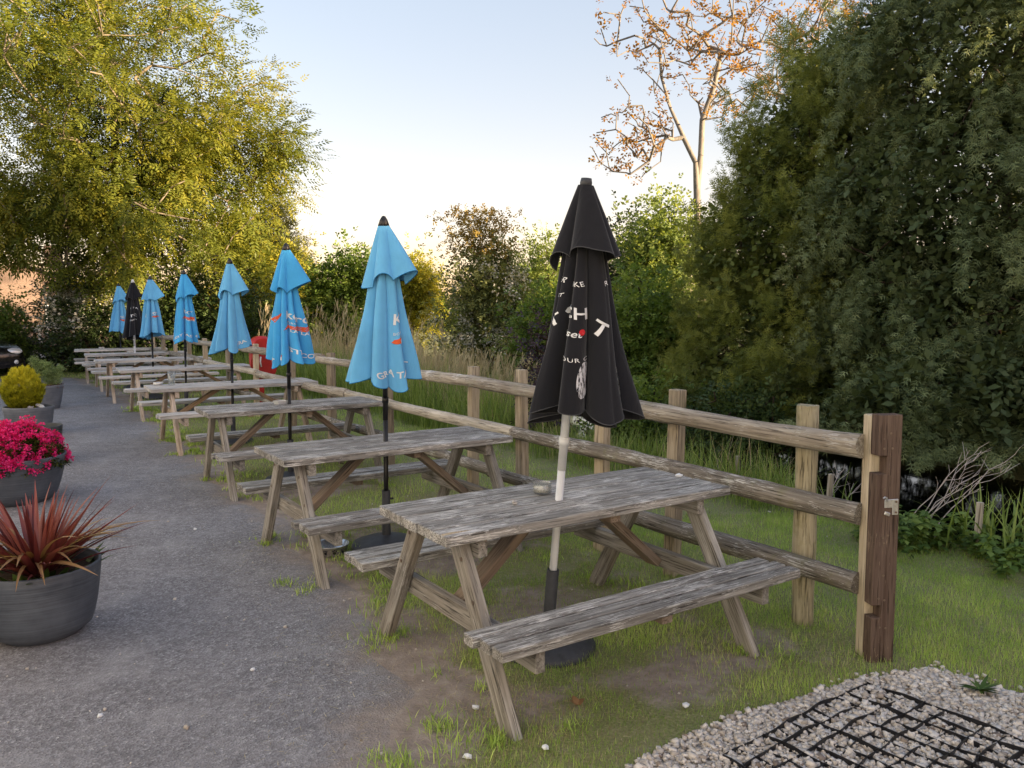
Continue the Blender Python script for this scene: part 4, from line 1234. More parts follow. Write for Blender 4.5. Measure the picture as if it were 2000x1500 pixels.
class Canopy:
    """folded parasol cloth; local z up from the ground, angle a=0 faces the camera"""
    def __init__(s, seed, ztop, zbot, R, nf=7, flare=1.25, point=0.9, tier=0.40, corner=0.6, dip=0.06, skew=0.0):
        g = np.random.default_rng(seed)
        s.zt, s.zb, s.R, s.nf = ztop, zbot, R, nf
        s.p = g.uniform(0, 6.28, 8); s.flare = flare; s.point = point; s.tier = tier; s.corner = corner; s.dip = dip
        s.tw = g.uniform(-0.35, 0.35); s.skew = skew
        s.n2 = max(4, nf - 2)
    def warp(s, a):
        return a + 0.22 * np.sin(a + s.p[0]) + 0.16 * np.sin(2 * a + s.p[1])
    def low(s, a, v):
        w = s.nf * (s.warp(a) + s.tw * v) / 2 + s.p[2]
        lobe = np.abs(np.cos(w)) ** 0.75
        lobe2 = np.abs(np.cos(w * 2 + 0.7 + s.p[3])) ** 0.8
        rb = 0.030 + (s.R - 0.030) * (0.25 * np.sqrt(np.clip(v, 0, 1)) + 0.75 * v ** s.flare)
        amp = (0.30 + 0.30 * v) * (1 + 0.38 * np.sin(2 * a + s.p[6]))
        k = (1 - amp) + amp * lobe * 1.35 + 0.10 * (lobe2 - 0.5) * v
        k = k * (1 + 0.10 * v * np.sin(a + s.p[4]) + 0.06 * v * np.sin(2 * a + s.p[5]))
        k = k * (1 + 0.05 * np.sin(v * 7 + s.p[6] + 2 * a))
        r = rb * k
        zb = s.zb - 0.045 * lobe + 0.045 * np.sin(a * 1.0 + s.p[7]) + 0.03 * np.sin(3 * a + s.p[5])
        z = s.zt - 0.03 + (zb - s.zt + 0.03) * v
        return np.stack([r * np.sin(a) * 1.08 + s.skew * v, -r * np.cos(a) * 0.92, z], -1)
    def up(s, a, v):
        w = s.n2 * (s.warp(a + 0.6)) / 2 + s.p[3]
        lobe = np.abs(np.cos(w)) ** 0.8
        zl = s.tier
        ref = s.R * 0.60
        cor = np.exp(-((np.mod(a - 1.05 + PI, 2 * PI) - PI) / 0.42) ** 2)
        cor2 = np.exp(-((np.mod(a + 1.25 + PI, 2 * PI) - PI) / 0.40) ** 2)
        rh = ref * (0.80 + 0.38 * lobe + s.corner * cor + 0.18 * cor2)
        r = 0.034 + (rh - 0.034) * v ** 0.95
        H = (s.zt - s.zb)
        hem = zl * H * (1.0 + 0.14 * (0.5 - lobe) - 0.12 * cor + 0.14 * cor2 + s.dip * np.sin(2 * a + s.p[2]))
        z = s.zt - hem * v
        return np.stack([r * np.sin(a) * 1.08 + s.skew * s.tier * v, -r * np.cos(a) * 0.92, z], -1)

def surf(fn, na, nv, v0=0.0, v1=1.0):
    a = np.linspace(-PI, PI, na, endpoint=False); v = np.linspace(v0, v1, nv)
    A, Vv = np.meshgrid(a, v)
    P = fn(A.ravel(), Vv.ravel())
    i = np.arange(na * nv).reshape(nv, na); i2 = np.roll(i, -1, 1)
    F = np.stack([i[:-1], i[1:], i2[1:], i2[:-1]], -1).reshape(-1, 4)
    return P, F

def on_cloth(cn, V, a0, v0, rot=0.0, arc=0.0):
    """wrap flat lettering (x right, y up, metres) onto the lower cloth round angle a0, height v0"""
    c, s_ = math.cos(rot), math.sin(rot)
    X = V[:, 0] * c - V[:, 1] * s_; Y = V[:, 0] * s_ + V[:, 1] * c
    Y = Y + arc * X * X
    H = cn.zt - cn.zb
    v = np.clip(v0 - Y / H, 0.02, 0.995)
    rb = 0.030 + (cn.R - 0.030) * (0.25 * math.sqrt(v0) + 0.75 * v0 ** cn.flare)
    a = a0 + X / rb
    e = 1e-3
    P = cn.low(a, v); Pa = cn.low(a + e, v); Pv = cn.low(a, v + e)
    n = unit(np.cross(Pv - P, Pa - P))
    return P + n * 0.0035

def parasol(label, x, y, lean, cloth_m, hem_m, pole_m, cap_m, cn, prints, pole_r=0.019, cap='cone', group='folded parasols standing through the tables', base=True, spin=0.0):
    yaw = math.atan2(x, y)        # turn so that a=0 faces the camera's spot
    root = thing('parasol', label, 'parasol', (x, y, 0), 0, group)
    root.rotation_euler = (lean[1], lean[0], -yaw + spin)
    MB().tube([(0, 0, 0.12), (0, 0, 0.9)], pole_r * 0.92, 14).tube([(0, 0, 0.9), (0, 0, cn.zt)], pole_r, 14).tube([(0, 0, 1.02), (0, 0, 1.06)], pole_r * 1.25, 14).build('pole', pole_m, root, True)
    V, F = surf(cn.low, 168, 32)
    lo = mesh_np('canopy', V, F, cloth_m, root, smooth=True)
    V, F = surf(cn.up, 150, 18)
    up_ = mesh_np('vent_flap', V, F, cloth_m, root, smooth=True)
    a = np.linspace(-PI, PI, 121)
    for fn, par in ((cn.up, up_), (cn.low, lo)):
        P = fn(a, np.ones_like(a))
        MB().tube([tuple(p) for p in P], 0.0028, 4, cap=False).build('hem', hem_m, par, True)
    if cap == 'cone':
        MB().lathe([(0.001, cn.zt + 0.062), (0.012, cn.zt + 0.058), (0.026, cn.zt + 0.035), (0.040, cn.zt - 0.006), (0.034, cn.zt - 0.010)][::-1], 18).build('finial', cap_m, root, True)
    else:
        MB().lathe([(0.001, cn.zt + 0.035), (0.024, cn.zt + 0.032), (0.028, cn.zt + 0.012), (0.026, cn.zt - 0.01)][::-1], 18).build('finial', cap_m, root, True)
    for pr in prints:
        kind, arg, size, a0, v0, mat = pr[:6]
        rot = pr[6] if len(pr) > 6 else 0.0
        arc = pr[7] if len(pr) > 7 else 0.0
        if kind == 't': V, F = text_mesh(arg, size, 0.018)
        elif kind == 'n': V, F = text_mesh(arg, size, 0.0, 0.0, 1.15)
        elif kind == 's': V, F = text_mesh(arg, size, 0.012, 0.35)
        elif kind == 'o':
            V, F = grid_poly(arg, size, 0.0, 6, 14, 0.0)
            V[:, 0] *= np.sqrt(np.clip(1 - (V[:, 1] / (size * .52)) ** 2, 0.02, 1))
        else: V, F = grid_poly(arg, size, 0.9, 12, 4, 0.5)
        P = on_cloth(cn, V, a0, v0, rot, arc)
        nm = 'lettering' if kind in 'tns' else 'printed_stripe'
        mesh_np(nm, P, F, M[mat], lo)
    if base:
        b = thing('weighted_stand', base, 'parasol stand', (x, y, 0), 0, 'round stands holding the parasol poles')
        prof = [(0.245, -0.02), (0.245, 0.015), (0.235, 0.035), (0.16, 0.062), (0.06, 0.085), (0.03, 0.09)]
        MB().lathe(prof, 36).build('weight', M['dark_grey_plastic'], b, True)
        MB().lathe([(0.030, 0.075), (0.030, 0.40), (0.026, 0.405), (0.024, 0.39), (0.024, 0.1)], 20, closed=False).build('sleeve', M['dark_grey_plastic'], b, True).rotation_euler = (lean[1], lean[0], -yaw + spin)
        MB().tube([(0.028, 0, 0.345), (0.055, 0, 0.345)], 0.008, 8).build('clamp_screw', M['black_metal'], b)
    return root

def tcen(i, du=0.0, dv=0.0):
    x, y, a = TABLES[i]
    return x + du * math.cos(a) - dv * math.sin(a), y + du * math.sin(a) + dv * math.cos(a)

# nearest: big black one on a white pole, leaning to the right
x, y = tcen(0, -0.10, 0.0)
cnb = Canopy(3, 2.235, 1.20, 0.195, 7, 1.1, tier=0.31, corner=0.65, skew=0.075)
parasol('big black parasol on a white pole, leaning over the nearest table', x, y, (R(5.0), R(0.5)), M['black_cloth'], M['hem_black'], M['white_metal'], M['dark_grey_plastic'], cnb,
        [('t', 'CH', 0.075, -0.05, 0.555, 'white', 0.05), ('t', 'T', 0.080, -0.66, 0.585, 'white', 0.40), ('t', 'T', 0.100, 0.74, 0.60, 'white', -0.50), ('s', 'rset', 0.045, -0.08, 0.645, 'white', 0.10),
         ('o', 0.020, 0.028, 0.20, 0.632, 'red_print'), ('n', 'ER', 0.032, -0.66, 0.40, 'white', -0.5), ('n', 'AKE', 0.032, -0.05, 0.425, 'white', 0.30), ('t', 'EST', 0.022, -0.68, 0.47, 'white', -0.2), ('n', 'YOUR C', 0.027, 0.0, 0.76, 'white', 0.12), ('n', 'R N', 0.034, 1.35, 0.40, 'white', 0.1),
         ('o', 0.050, 0.17, 0.25, 0.85, 'hatch', -0.05), ('o', 0.040, 0.17, 1.40, 0.85, 'hatch', -0.05)], 0.021, 'flat',
        base='round grey parasol base under the nearest table, holding the white pole', spin=-0.32)
BL = 1.02
def blue(i, label, blabel, seed, prints, faded=False, lean=(0, 0), du=-0.02, zt=2.235, nf=7, R_=0.180, corner=1.0):
    x, y = tcen(i, du, 0.0)
    cn = Canopy(seed, zt, zt - BL, R_, nf, 1.1, tier=0.37, corner=corner)
    return parasol(label, x, y, lean, M['blue_faded'] if faded else M['blue'], M['hem_blue'], M['black_metal'], M['black_metal'], cn, prints, 0.018, 'cone', base=blabel)
blue(1, 'nearest blue parasol, folded over the second table', 'round grey base under the second table, beside the dog bowl', 14,
     [('t', 'K', 0.095, 0.74, 0.56, 'white', -0.08), ('n', 'BORN', 0.024, 0.76, 0.645, 'white', 0), ('p', 0.085, 0.045, 0.76, 0.69, 'orange'), ('t', 'L', 0.045, 0.85, 0.705, 'white'), ('t', 'GR', 0.055, -0.08, 0.92, 'white', 0.45), ('t', 'A TAST', 0.055, 0.75, 0.90, 'white', -0.06)], True, (R(0.5), 0))
blue(2, 'bright blue parasol with big white letters and orange stripe, on the third table', 'round grey base under the third table', 25,
     [('t', 'ko', 0.105, 0.32, 0.575, 'white', 0.0), ('t', 'ro', 0.10, 1.12, 0.60, 'white', 0.0), ('n', 'BORN IN', 0.022, 0.33, 0.645, 'white', 0), ('p', 0.21, 0.050, 0.62, 0.685, 'orange'), ('t', 'LAG', 0.038, 0.42, 0.715, 'white'), ('t', 'LA', 0.038, 1.1, 0.725, 'white'), ('p', 0.09, 0.13, -1.25, 0.60, 'orange'), ('t', 'ST', 0.055, -1.0, 0.93, 'white', -.3),
      ('t', 'STE', 0.058, 0.35, 0.90, 'white', -0.05), ('t', 'CO', 0.058, 1.1, 0.93, 'white', 0.0), ('o', 0.028, 0.036, -0.35, 0.94, 'white'), ('o', 0.018, 0.022, -0.33, 0.915, 'orange')], False, (R(0.4), 0))
blue(3, 'faded blue parasol lettered only at its lower right hem, on the tumbler table', 'round grey base under the tumbler table', 36,
     [('t', 'GRA', 0.055, 0.85, 0.93, 'white', 0.2)], True, (R(0.8), 0))
blue(4, 'blue parasol with orange stripe and a full line of letters round its hem', 'round grey base under the fifth table', 47,
     [('t', 'kor', 0.085, 0.38, 0.55, 'white', 0.0), ('p', 0.17, 0.06, 0.5, 0.645, 'orange'), ('t', 'LAGER', 0.04, 0.6, 0.67, 'white'), ('t', 'GREAT TASTE OF', 0.052, 0.05, 0.91, 'white', 0.02)], False, (R(1.0), 0))
blue(5, 'pale blue parasol right beside the far black one', 'round grey base under the sixth table', 58,
     [('t', 'k', 0.10, -0.7, 0.62, 'white'), ('t', 'or', 0.10, 0.45, 0.62, 'white'), ('p', 0.10, 0.05, 0.45, 0.69, 'orange')], True, (R(0.6), 0), R_=0.20)
x, y = tcen(6, -0.05)
cn7 = Canopy(63, 2.25, 1.10, 0.20, 7, 1.05, tier=0.30, corner=0.3)
parasol('far black parasol on a white pole, between two blue ones', x, y, (R(0.8), 0), M['black_cloth'], M['hem_black'], M['white_metal'], M['white_metal'], cn7,
        [('t', 'ATC', 0.08, -0.2, 0.62, 'white'), ('n', 'ER MA', 0.05, -0.1, 0.47, 'white', 0, -.6), ('s', 'Some', 0.05, -0.05, 0.70, 'white'), ('t', 'I', 0.09, 0.9, 0.64, 'white')], 0.021, 'cone', base='round grey base under the seventh table')
blue(7, 'farthest blue parasol, in front of the dark hedge', 'round grey base under the farthest table', 74, [('t', 'or', 0.09, 0.5, 0.64, 'white'), ('p', 0.10, 0.05, 0.5, 0.71, 'orange')], True, (R(0.5), 0))

# ------------------------------------------------------------------ things on and by the tables
def on_table(i, du, dv):
    x, y = tcen(i, du, dv)
    return (x, y, 0.7525)
jar = thing('glass_jar', 'squat glass jar of ash and stubs on the nearest table', 'jar', on_table(0, -0.06, 0.09))
MB().lathe([(0.001, 0.003), (0.044, 0.003), (0.047, 0.008), (0.047, 0.036), (0.043, 0.041), (0.043, 0.055), (0.045, 0.057), (0.0395, 0.057), (0.0395, 0.041), (0.0435, 0.034), (0.0435, 0.010), (0.041, 0.007), (0.001, 0.007)], 28, closed=False).build('glass', M['glass'], jar, True)
MB().lathe([(0.001, 0.0075), (0.042, 0.0085), (0.042, 0.022), (0.03, 0.026), (0.015, 0.022), (0.001, 0.025)], 20, closed=False).build('ash', M['ash'], jar, True)
MB().lathe([(0.0455, 0.047), (0.0475, 0.049), (0.0455, 0.0515)], 28, closed=False).build('thread_ring', M['glass'], jar, True)
def lump(r, seed, flat=0.7, n=1):
    bm = bmesh.new(); bmesh.ops.create_icosphere(bm, subdivisions=n, radius=r)
    g = np.random.default_rng(seed)
    for v in bm.verts: v.co = v.co * (1 + g.normal(0, .16)); v.co.z *= flat
    V = [v.co[:] for v in bm.verts]; bm.verts.index_update(); F = [[v.index for v in f.verts] for f in bm.faces]; bm.free()
    m = MB(); m.add(V, F); return m
o = lump(0.014, 1, 0.8, 2).build('pebble', M['stone']); o.location = (lambda q: (q[0], q[1], q[2] + 0.008))(on_table(0, -0.30, -0.02)); tag(o, 'small grey pebble lying on the nearest table', 'pebble')
o = lump(0.02, 2, 0.45, 2).build('paper_scrap', M['white']); o.location = (lambda q: (q[0], q[1], q[2] + 0.006))(on_table(0, 0.79, -0.0)); tag(o, 'crumpled white scrap at the fence end of the nearest table', 'scrap')

def tin(i, du, dv, lb):
    t = thing('ashtray', lb, 'ashtray', on_table(i, du, dv), TABLES[i][2] + .3, 'pale ashtrays on the tables')
    k = 4
    def sq(h, z): return [(-h, -h * .8, z), (h, -h * .8, z), (h, h * .8, z), (-h, h * .8, z)]
    m = MB(); m.v = sq(.046, 0) + sq(.056, .034) + sq(.051, .034) + sq(.043, .006)
    m.f = [(3, 2, 1, 0)] + [(a * 4 + j, a * 4 + (j + 1) % 4, a * 4 + 4 + (j + 1) % 4, a * 4 + 4 + j) for a in range(3) for j in range(4)]
    m.build('dish', M['tin'], t)
    MB().box((0, 0, 0.010), (0.075, 0.058, 0.006)).build('ash', M['ash'], t)
tin(2, -0.09, 0.04, 'pale ashtray beside the pole on the third table')
tin(4, 0.22, 0.15, 'pale ashtray right of the pole on the table behind the tumbler')
tin(5, 0.10, -0.12, 'pale ashtray in front of the pole on the sixth table')
tin(6, -0.12, 0.10, 'pale ashtray left of the far white pole')
tin(7, -0.42, 0.10, 'pale ashtray on the farthest table')
gl = thing('glass_tumbler', 'clear glass tumbler half full of water on the pale table', 'glass', on_table(3, -0.70, 0.10))
MB().lathe([(0.001, 0.002), (0.036, 0.002), (0.038, 0.006), (0.046, 0.165), (0.0435, 0.165), (0.0355, 0.016), (0.001, 0.013)], 32, closed=False).build('tumbler', M['glass'], gl, True)
MB().lathe([(0.001, 0.0145), (0.0345, 0.018), (0.0385, 0.085), (0.001, 0.085)], 32, closed=False).build('water', M['water_clear'], gl, True)
ga = thing('glass_ashtray', 'low glass ashtray left of the tumbler', 'ashtray', on_table(3, -0.84, 0.20))
MB().lathe([(0.001, 0.001), (0.05, 0.001), (0.058, 0.034), (0.052, 0.035), (0.044, 0.010), (0.001, 0.009)], 24, closed=False).build('dish', M['tin'], ga, True)
MB().lathe([(0.001, 0.012), (0.043, 0.0115)], 20, closed=False).build('ash', M['ash'], ga)

db = thing('dog_bowl', 'metal dog bowl with dark paw marks beside the second table leg', 'bowl', (-1.24, 5.40, 0.004))
MB().lathe([(0.001, 0.004), (0.085, 0.004), (0.092, 0.0), (0.098, 0.004), (0.118, 0.066), (0.122, 0.070), (0.120, 0.073), (0.112, 0.070), (0.082, 0.014), (0.001, 0.012)], 40, closed=False).build('bowl', M['steel'], db, True)
for k in range(11):
    a = 2 * PI * k / 11
    for (da, dz, rr_) in ((0, 0.030, 0.010), (-.10, 0.045, 0.005), (0, 0.050, 0.005), (.10, 0.045, 0.005)):
        z = dz; rad = 0.098 + (z - 0.004) * 0.322 + 0.0008
        c = Vector((rad * math.cos(a + da), rad * math.sin(a + da), z)); nrm = Vector((math.cos(a + da), math.sin(a + da), -.3)).normalized()
        u = nrm.cross(Vector((0, 0, 1))).normalized(); w = u.cross(nrm)
        MB().add([c + (u * math.cos(t) + w * math.sin(t)) * rr_ for t in np.linspace(0, 2 * PI, 8, endpoint=False)], [tuple(range(8))]).build('paw_mark', M['black_metal'], db)

# ------------------------------------------------------------------ planters on the asphalt
def blade_mesh(n, h, w, az, lean, segs, bend, twist=None, pos=None, taper=0.75, base_w=0.6):
    """strips: n blades; h,w,az,lean arrays; returns V,F"""
    f = np.linspace(0, 1, segs + 1)
    dirx = np.c_[np.cos(az), np.sin(az)]
    ang = lean[:, None] + bend[:, None] * f[None]                 # angle from vertical along the blade
    ds = h[:, None] / segs
    rr = np.concatenate([np.zeros((n, 1)), np.cumsum(np.sin(ang[:, :-1]) * ds, 1)], 1)
    zz = np.concatenate([np.zeros((n, 1)), np.cumsum(np.cos(ang[:, :-1]) * ds, 1)], 1)
    sa = az + PI / 2 if twist is None else az + PI / 2 + twist
    sd = np.c_[np.cos(sa), np.sin(sa)]
    prof = (base_w + (1 - base_w) * np.minimum(1, f / 0.3)) * np.clip(1 - ((f - 0.3) / 0.7).clip(0) ** 1.6, 0.03, 1)
    wd = w[:, None] * prof[None] / 2
    C = np.stack([dirx[:, None, 0] * rr, dirx[:, None, 1] * rr, zz], -1)
    if pos is not None: C = C + pos[:, None, :]
    off = np.stack([sd[:, None, 0] * wd, sd[:, None, 1] * wd, 0 * wd], -1)
    V = np.stack([C - off, C + off], 2).reshape(n, -1, 3)
    k = 2 * (segs + 1)
    i = np.arange(segs) * 2
    q = np.stack([i, i + 1, i + 3, i + 2], -1)
    F = (q[None] + (np.arange(n) * k)[:, None, None]).reshape(-1, 4)
    return V.reshape(-1, 3), F, k

def pot(name, label, loc, prof, mat, k=48, sx=1.0, sy=1.0, soil_z=None, soil_r=None, rz=0.0):
    t = thing(name, label, 'plant pot', loc, rz)
    auto_smooth(MB().lathe(prof, k, sx=sx, sy=sy, closed=False).build('pot', mat, t), 60)
    if soil_z: MB().lathe([(0.001, soil_z + 0.02), (soil_r * .5, soil_z + .012), (soil_r, soil_z)], 24, sx=sx, sy=sy, closed=False).build('soil', M['soil'], t, True)
    return t
def pot_prof(r0, r1, h, belly=0.5, th=0.018):
    out = [(0.001, 0.0), (r0 * .96, 0.0)]
    for i in range(9):
        f = i / 8
        out.append((r0 + (r1 - r0) * (f ** belly), 0.006 + (h - 0.006) * f))
    out += [(r1 - 0.004, h + 0.005), (r1 - th + .003, h + 0.004), (r1 - th, h - 0.005), (r1 - th - 0.01, h - 0.08), (0.001, h - 0.09)]
    return out
CP = (-2.43, 4.04)
pot('plant_pot', 'big ribbed dark grey pot, nearest to the camera', (CP[0], CP[1], 0.008), pot_prof(0.18, 0.292, 0.365, 0.33), M['pot'], soil_z=0.315, soil_r=0.258)
cp = thing('cordyline_plant', 'burgundy spiky strap-leaved plant in the nearest pot', 'plant', (CP[0], CP[1], 0.30))
g = np.random.default_rng(77)
def strap(h, w, lean, bend, segs=7, fold=0.25):
    V, F, k = blade_mesh(1, np.array([h]), np.array([w]), np.array([0.0]), np.array([lean]), segs, np.array([bend]), base_w=0.45)
    V = V.reshape(-1, 2, 3)
    mid = V.mean(1); wid = np.linalg.norm(V[:, 1] - V[:, 0], axis=1)
    tang = unit(np.gradient(mid, axis=0)); sd = unit(V[:, 1] - V[:, 0] + 1e-9); nn = np.cross(tang, sd)
    VV = np.stack([V[:, 0] + nn * wid[:, None] * fold, mid, V[:, 1] + nn * wid[:, None] * fold], 1).reshape(-1, 3)
    i = np.arange(segs) * 3
    F = np.concatenate([np.stack([i, i + 1, i + 4, i + 3], -1), np.stack([i + 1, i + 2, i + 5, i + 4], -1)])
    return VV, F
cd_meshes = []
for k in range(26):
    tt_ = (k % 13) / 12.0
    dry = k >= 18
    lean = (g.uniform(0.62, 0.9) if dry else g.uniform(0.12, 0.95))
    V, F = strap(g.uniform(0.46, 0.60) if dry else g.uniform(0.40, 0.58), g.uniform(0.024, 0.040), lean, (g.uniform(0.8, 1.9) if dry else g.uniform(0.05, 0.55)))
    o = mesh_np('dry_leaf' if dry else 'leaf', V, F, M['cordy_dry'] if dry else M['cordy'], None, smooth=True, attrs={'tint': np.full(len(V), g.uniform(0, 1)) + np.tile(np.linspace(-.15, .25, len(V) // 3).repeat(3), 1)[:len(V)]})
    cd_meshes.append((o.data, dry)); bpy.data.objects.remove(o)
for k in range(150):
    dm, dry = cd_meshes[k % 26]
    o = bpy.data.objects.new('dry_leaf' if dry else 'leaf', dm); link(o, cp)
    a = k * 2.39996 + g.normal(0, .2)
    o.rotation_euler = (g.normal(0, .14), g.normal(0, .14), a)
    rb = 0.05 * math.sqrt(g.random())
    o.location = (rb * math.cos(a), rb * math.sin(a), 0.0 if not dry else 0.05)
    s_ = g.uniform(.8, 1.1); o.scale = (s_, s_, s_)
pr = thing('primrose_plant', 'low crinkled green leaves round the foot of the burgundy plant', 'plant', (CP[0], CP[1], 0.31))
n = 46
aa = g.uniform(0, 6.28, n); rr = g.uniform(0.10, 0.24, n)
V, F, k = blade_mesh(n, g.uniform(.08, .15, n), g.uniform(.035, .055, n), aa, g.uniform(.5, 1.1, n), 4, g.uniform(.2, .9, n), pos=np.c_[rr * np.cos(aa), rr * np.sin(aa), 0 * aa])
mesh_np('leaves', V, F, M['primrose'], pr, smooth=True, attrs={'tint': np.repeat(g.random(n), k)})

AP = (-4.33, 6.95)
pot('plant_pot', 'wide grey ribbed pot under the pink flowers', (AP[0], AP[1], 0.008), pot_prof(0.26, 0.40, 0.40, 0.5), M['pot'], soil_z=0.345, soil_r=0.365)
az_ = thing('azalea_plant', 'mounded shrub covered in bright pink flowers', 'plant', (AP[0], AP[1], 0.36))
def dome(n, r, h, seed, f0=0.0):
    q = np.random.default_rng(seed)
    d = unit(q.normal(0, 1, (n, 3))); d[:, 2] = np.abs(d[:, 2])
    b = 0.88 + 0.22 * vnoise(np.arctan2(d[:, 1], d[:, 0]) * 2, d[:, 2] * 3, 0.5, seed)
    return d * np.array([r, r, h]) * b[:, None] * q.uniform(.93, 1.03, (n, 1)), d
P, D = dome(360, 0.38, 0.33, 81); P[:, 2] -= 0.03
P *= (0.86 + 0.3 * vnoise(P[:, 0] * 2 + 5, P[:, 1] * 2, 0.28, 83))[:, None]
keep = vnoise(P[:, 0] * 3 + P[:, 1], P[:, 2] * 4, 0.35, 8) > 0.24
P, D = P[keep], D[keep]
fl_leaves = []
for k in range(5):
    a = 2 * PI * k / 5
    fl_leaves.append(leaf_quad((0.004, 0.004 * math.cos(a), 0.004 * math.sin(a)), (0.5, math.cos(a), math.sin(a)), 0.024, 0.020, 0.003))
T_FLOWER = make_template(fl_leaves)
pp = np.repeat(P, 9, 0) + g.normal(0, 0.020, (len(P) * 9, 3)); dd = np.repeat(D, 9, 0) + g.normal(0, .45, (len(P) * 9, 3))
foliage('flowers', T_FLOWER, pp, dd, g.uniform(.8, 1.2, len(pp)), np.clip(g.normal(.5, .22, len(pp)), 0, 1), M['pink'], az_)
P2, D2 = dome(2300, 0.36, 0.30, 82); P2[:, 2] -= 0.05
foliage('leaves', t_cluster(5, 0.05, 0.030, 0.012, 6), P2, D2 + g.normal(0, .5, P2.shape), g.uniform(.8, 1.3, len(P2)), g.random(len(P2)), M['azalea'], az_)
MB().tube([(0, 0, -0.05), (0.01, 0, 0.1)], [0.03, 0.02], 8).tube([(0, 0, 0.05), (0.12, 0.05, 0.2)], [0.015, 0.006], 6).tube([(0, 0, 0.05), (-0.1, -0.08, 0.2)], [0.015, 0.006], 6).build('stem', M['bark_dark'], az_, True)

pot('plant_pot', 'small empty dark speckled pot between the pink flowers and the oval trough', (-5.16, 8.75, 0.008), pot_prof(0.165, 0.225, 0.40, 0.6, 0.022), M['pot_dark'])
OP = (-6.50, 10.8)
pot('plant_pot', 'oval smooth grey trough holding the golden conifer', (OP[0], OP[1], 0.008), pot_prof(0.24, 0.32, 0.37, 0.6), M['pot_smooth'], soil_z=0.32, soil_r=0.285, sx=1.0, sy=0.8)
cf = thing('golden_conifer', 'small golden-yellow dwarf conifer in the oval trough', 'plant', (OP[0] - 0.07, OP[1], 0.32))
n = 5200
d = unit(g.normal(0, 1, (n, 3)))
hh = d[:, 2]
P = np.c_[d[:, 0] * 0.25, d[:, 1] * 0.23, 0.27 + hh * 0.28]
P *= (0.80 + 0.30 * vnoise(np.arctan2(d[:, 1], d[:, 0]) * 1.5, hh * 3, 0.35, 18))[:, None]
P *= g.uniform(.75, 1.0, (n, 1)) ** .5
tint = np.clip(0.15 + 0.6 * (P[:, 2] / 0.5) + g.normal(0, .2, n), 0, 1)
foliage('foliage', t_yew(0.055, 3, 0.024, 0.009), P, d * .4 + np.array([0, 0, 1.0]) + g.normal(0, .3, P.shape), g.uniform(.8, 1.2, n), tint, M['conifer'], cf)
MB().tube([(0, 0, -0.05), (0, 0, 0.3)], [0.02, 0.008], 8).build('stem', M['bark_dark'], cf, True)
for k in range(5):
    q = g.normal(0, 1, 2)
    o = lump(0.035, 90 + k, 0.6, 2).build('stone', M['tin'] if k % 2 else M['stone']); o.location = (OP[0] + 0.16 + 0.05 * q[0], OP[1] - 0.08 + 0.05 * q[1], 0.352 + 0.012 * k)
    tag(o, ['palest', 'grey', 'topmost pale', 'darker grey', 'highest'][k] + ' stone on the soil of the oval trough', 'stone', 'stones in the oval trough')
SP = (-7.85, 13.6)
pot('plant_pot', 'tall grey pot farthest back, under the feathery grey-green plant', (SP[0], SP[1], 0.008), pot_prof(0.17, 0.245, 0.40, 0.7), M['pot_smooth'], soil_z=0.35, soil_r=0.215)
sg_ = thing('feathery_plant', 'feathery grey-green herb with upright plumes in the farthest pot', 'plant', (SP[0], SP[1], 0.35))
P = []; D = []
for (sx_, sy_, h_) in ((-.14, 0, .50), (-.05, .05, .42), (.04, -.04, .40), (.14, .03, .34), (.02, .1, .3), (-.2, -.05, .28)):
    for q in range(170):
        f = g.random() ** .7
        P.append((sx_ * (1 + .5 * f) + g.normal(0, .025), sy_ + g.normal(0, .025), h_ * f)); D.append((g.normal(0, .8), g.normal(0, .8), 1.0))
foliage('foliage', t_cluster(5, 0.06, 0.045, 0.008, 9), np.array(P), np.array(D), g.uniform(.8, 1.3, len(P)), g.random(len(P)), M['sage'], sg_)
n = 160; a_ = g.uniform(0, 6.28, n); r2 = g.uniform(.05, .22, n)
foliage('bronze_leaves', t_cluster(5, 0.05, 0.035, 0.02, 9), np.c_[r2 * np.cos(a_), r2 * np.sin(a_), g.uniform(0, .05, n)], g.normal(0, 1, (n, 3)), g.uniform(.8, 1.2, n), g.random(n), M['cordy'], sg_)

# ------------------------------------------------------------------ life-ring housing behind the fence
lb_ = thing('life_ring_housing', 'red plastic life-ring housing on a red post behind the fence', 'life ring', (-3.95, 12.75, 0), R(35))
def stadium(w, h, r, n=10):
    out = []
    for cx, cz, a0 in ((w / 2 - r, h / 2 - r, 0), (-w / 2 + r, h / 2 - r, 90), (-w / 2 + r, -h / 2 + r, 180), (w / 2 - r, -h / 2 + r, 270)):
        for i in range(n + 1):
            a = R(a0 + 90 * i / n); out.append((cx + r * math.cos(a), cz + r * math.sin(a)))
    return out
def slab(m, sh, y0, y1, cz, k=1.0):
    n = len(sh); b = len(m.v)
    m.v += [(x, y0, z + cz) for x, z in sh] + [(x * k, y1, z * k + cz) for x, z in sh]
    m.f.append(tuple(b + i for i in range(n))); m.f.append(tuple(b + n + i for i in range(n - 1, -1, -1)))
    for i in range(n):
        j = (i + 1) % n; m.f.append((b + j, b + i, b + n + i, b + n + j))
    return m
auto_smooth(slab(slab(MB(), stadium(.34, .56, .15), -0.03, 0.09, 0.97), stadium(.34, .56, .15), -0.031, -0.075, 0.97, 0.86).build('housing', M['red_plastic'], lb_), 40)
auto_smooth(slab(MB(), stadium(.40, .36, .12), -0.10, -0.07, 0.79, 0.95).build('front_tray', M['red_dark'], lb_), 40)
MB().box((0, 0.06, 0.30), (0.075, 0.05, 0.9), None, 0.004).build('post', M['red_dark'], lb_)
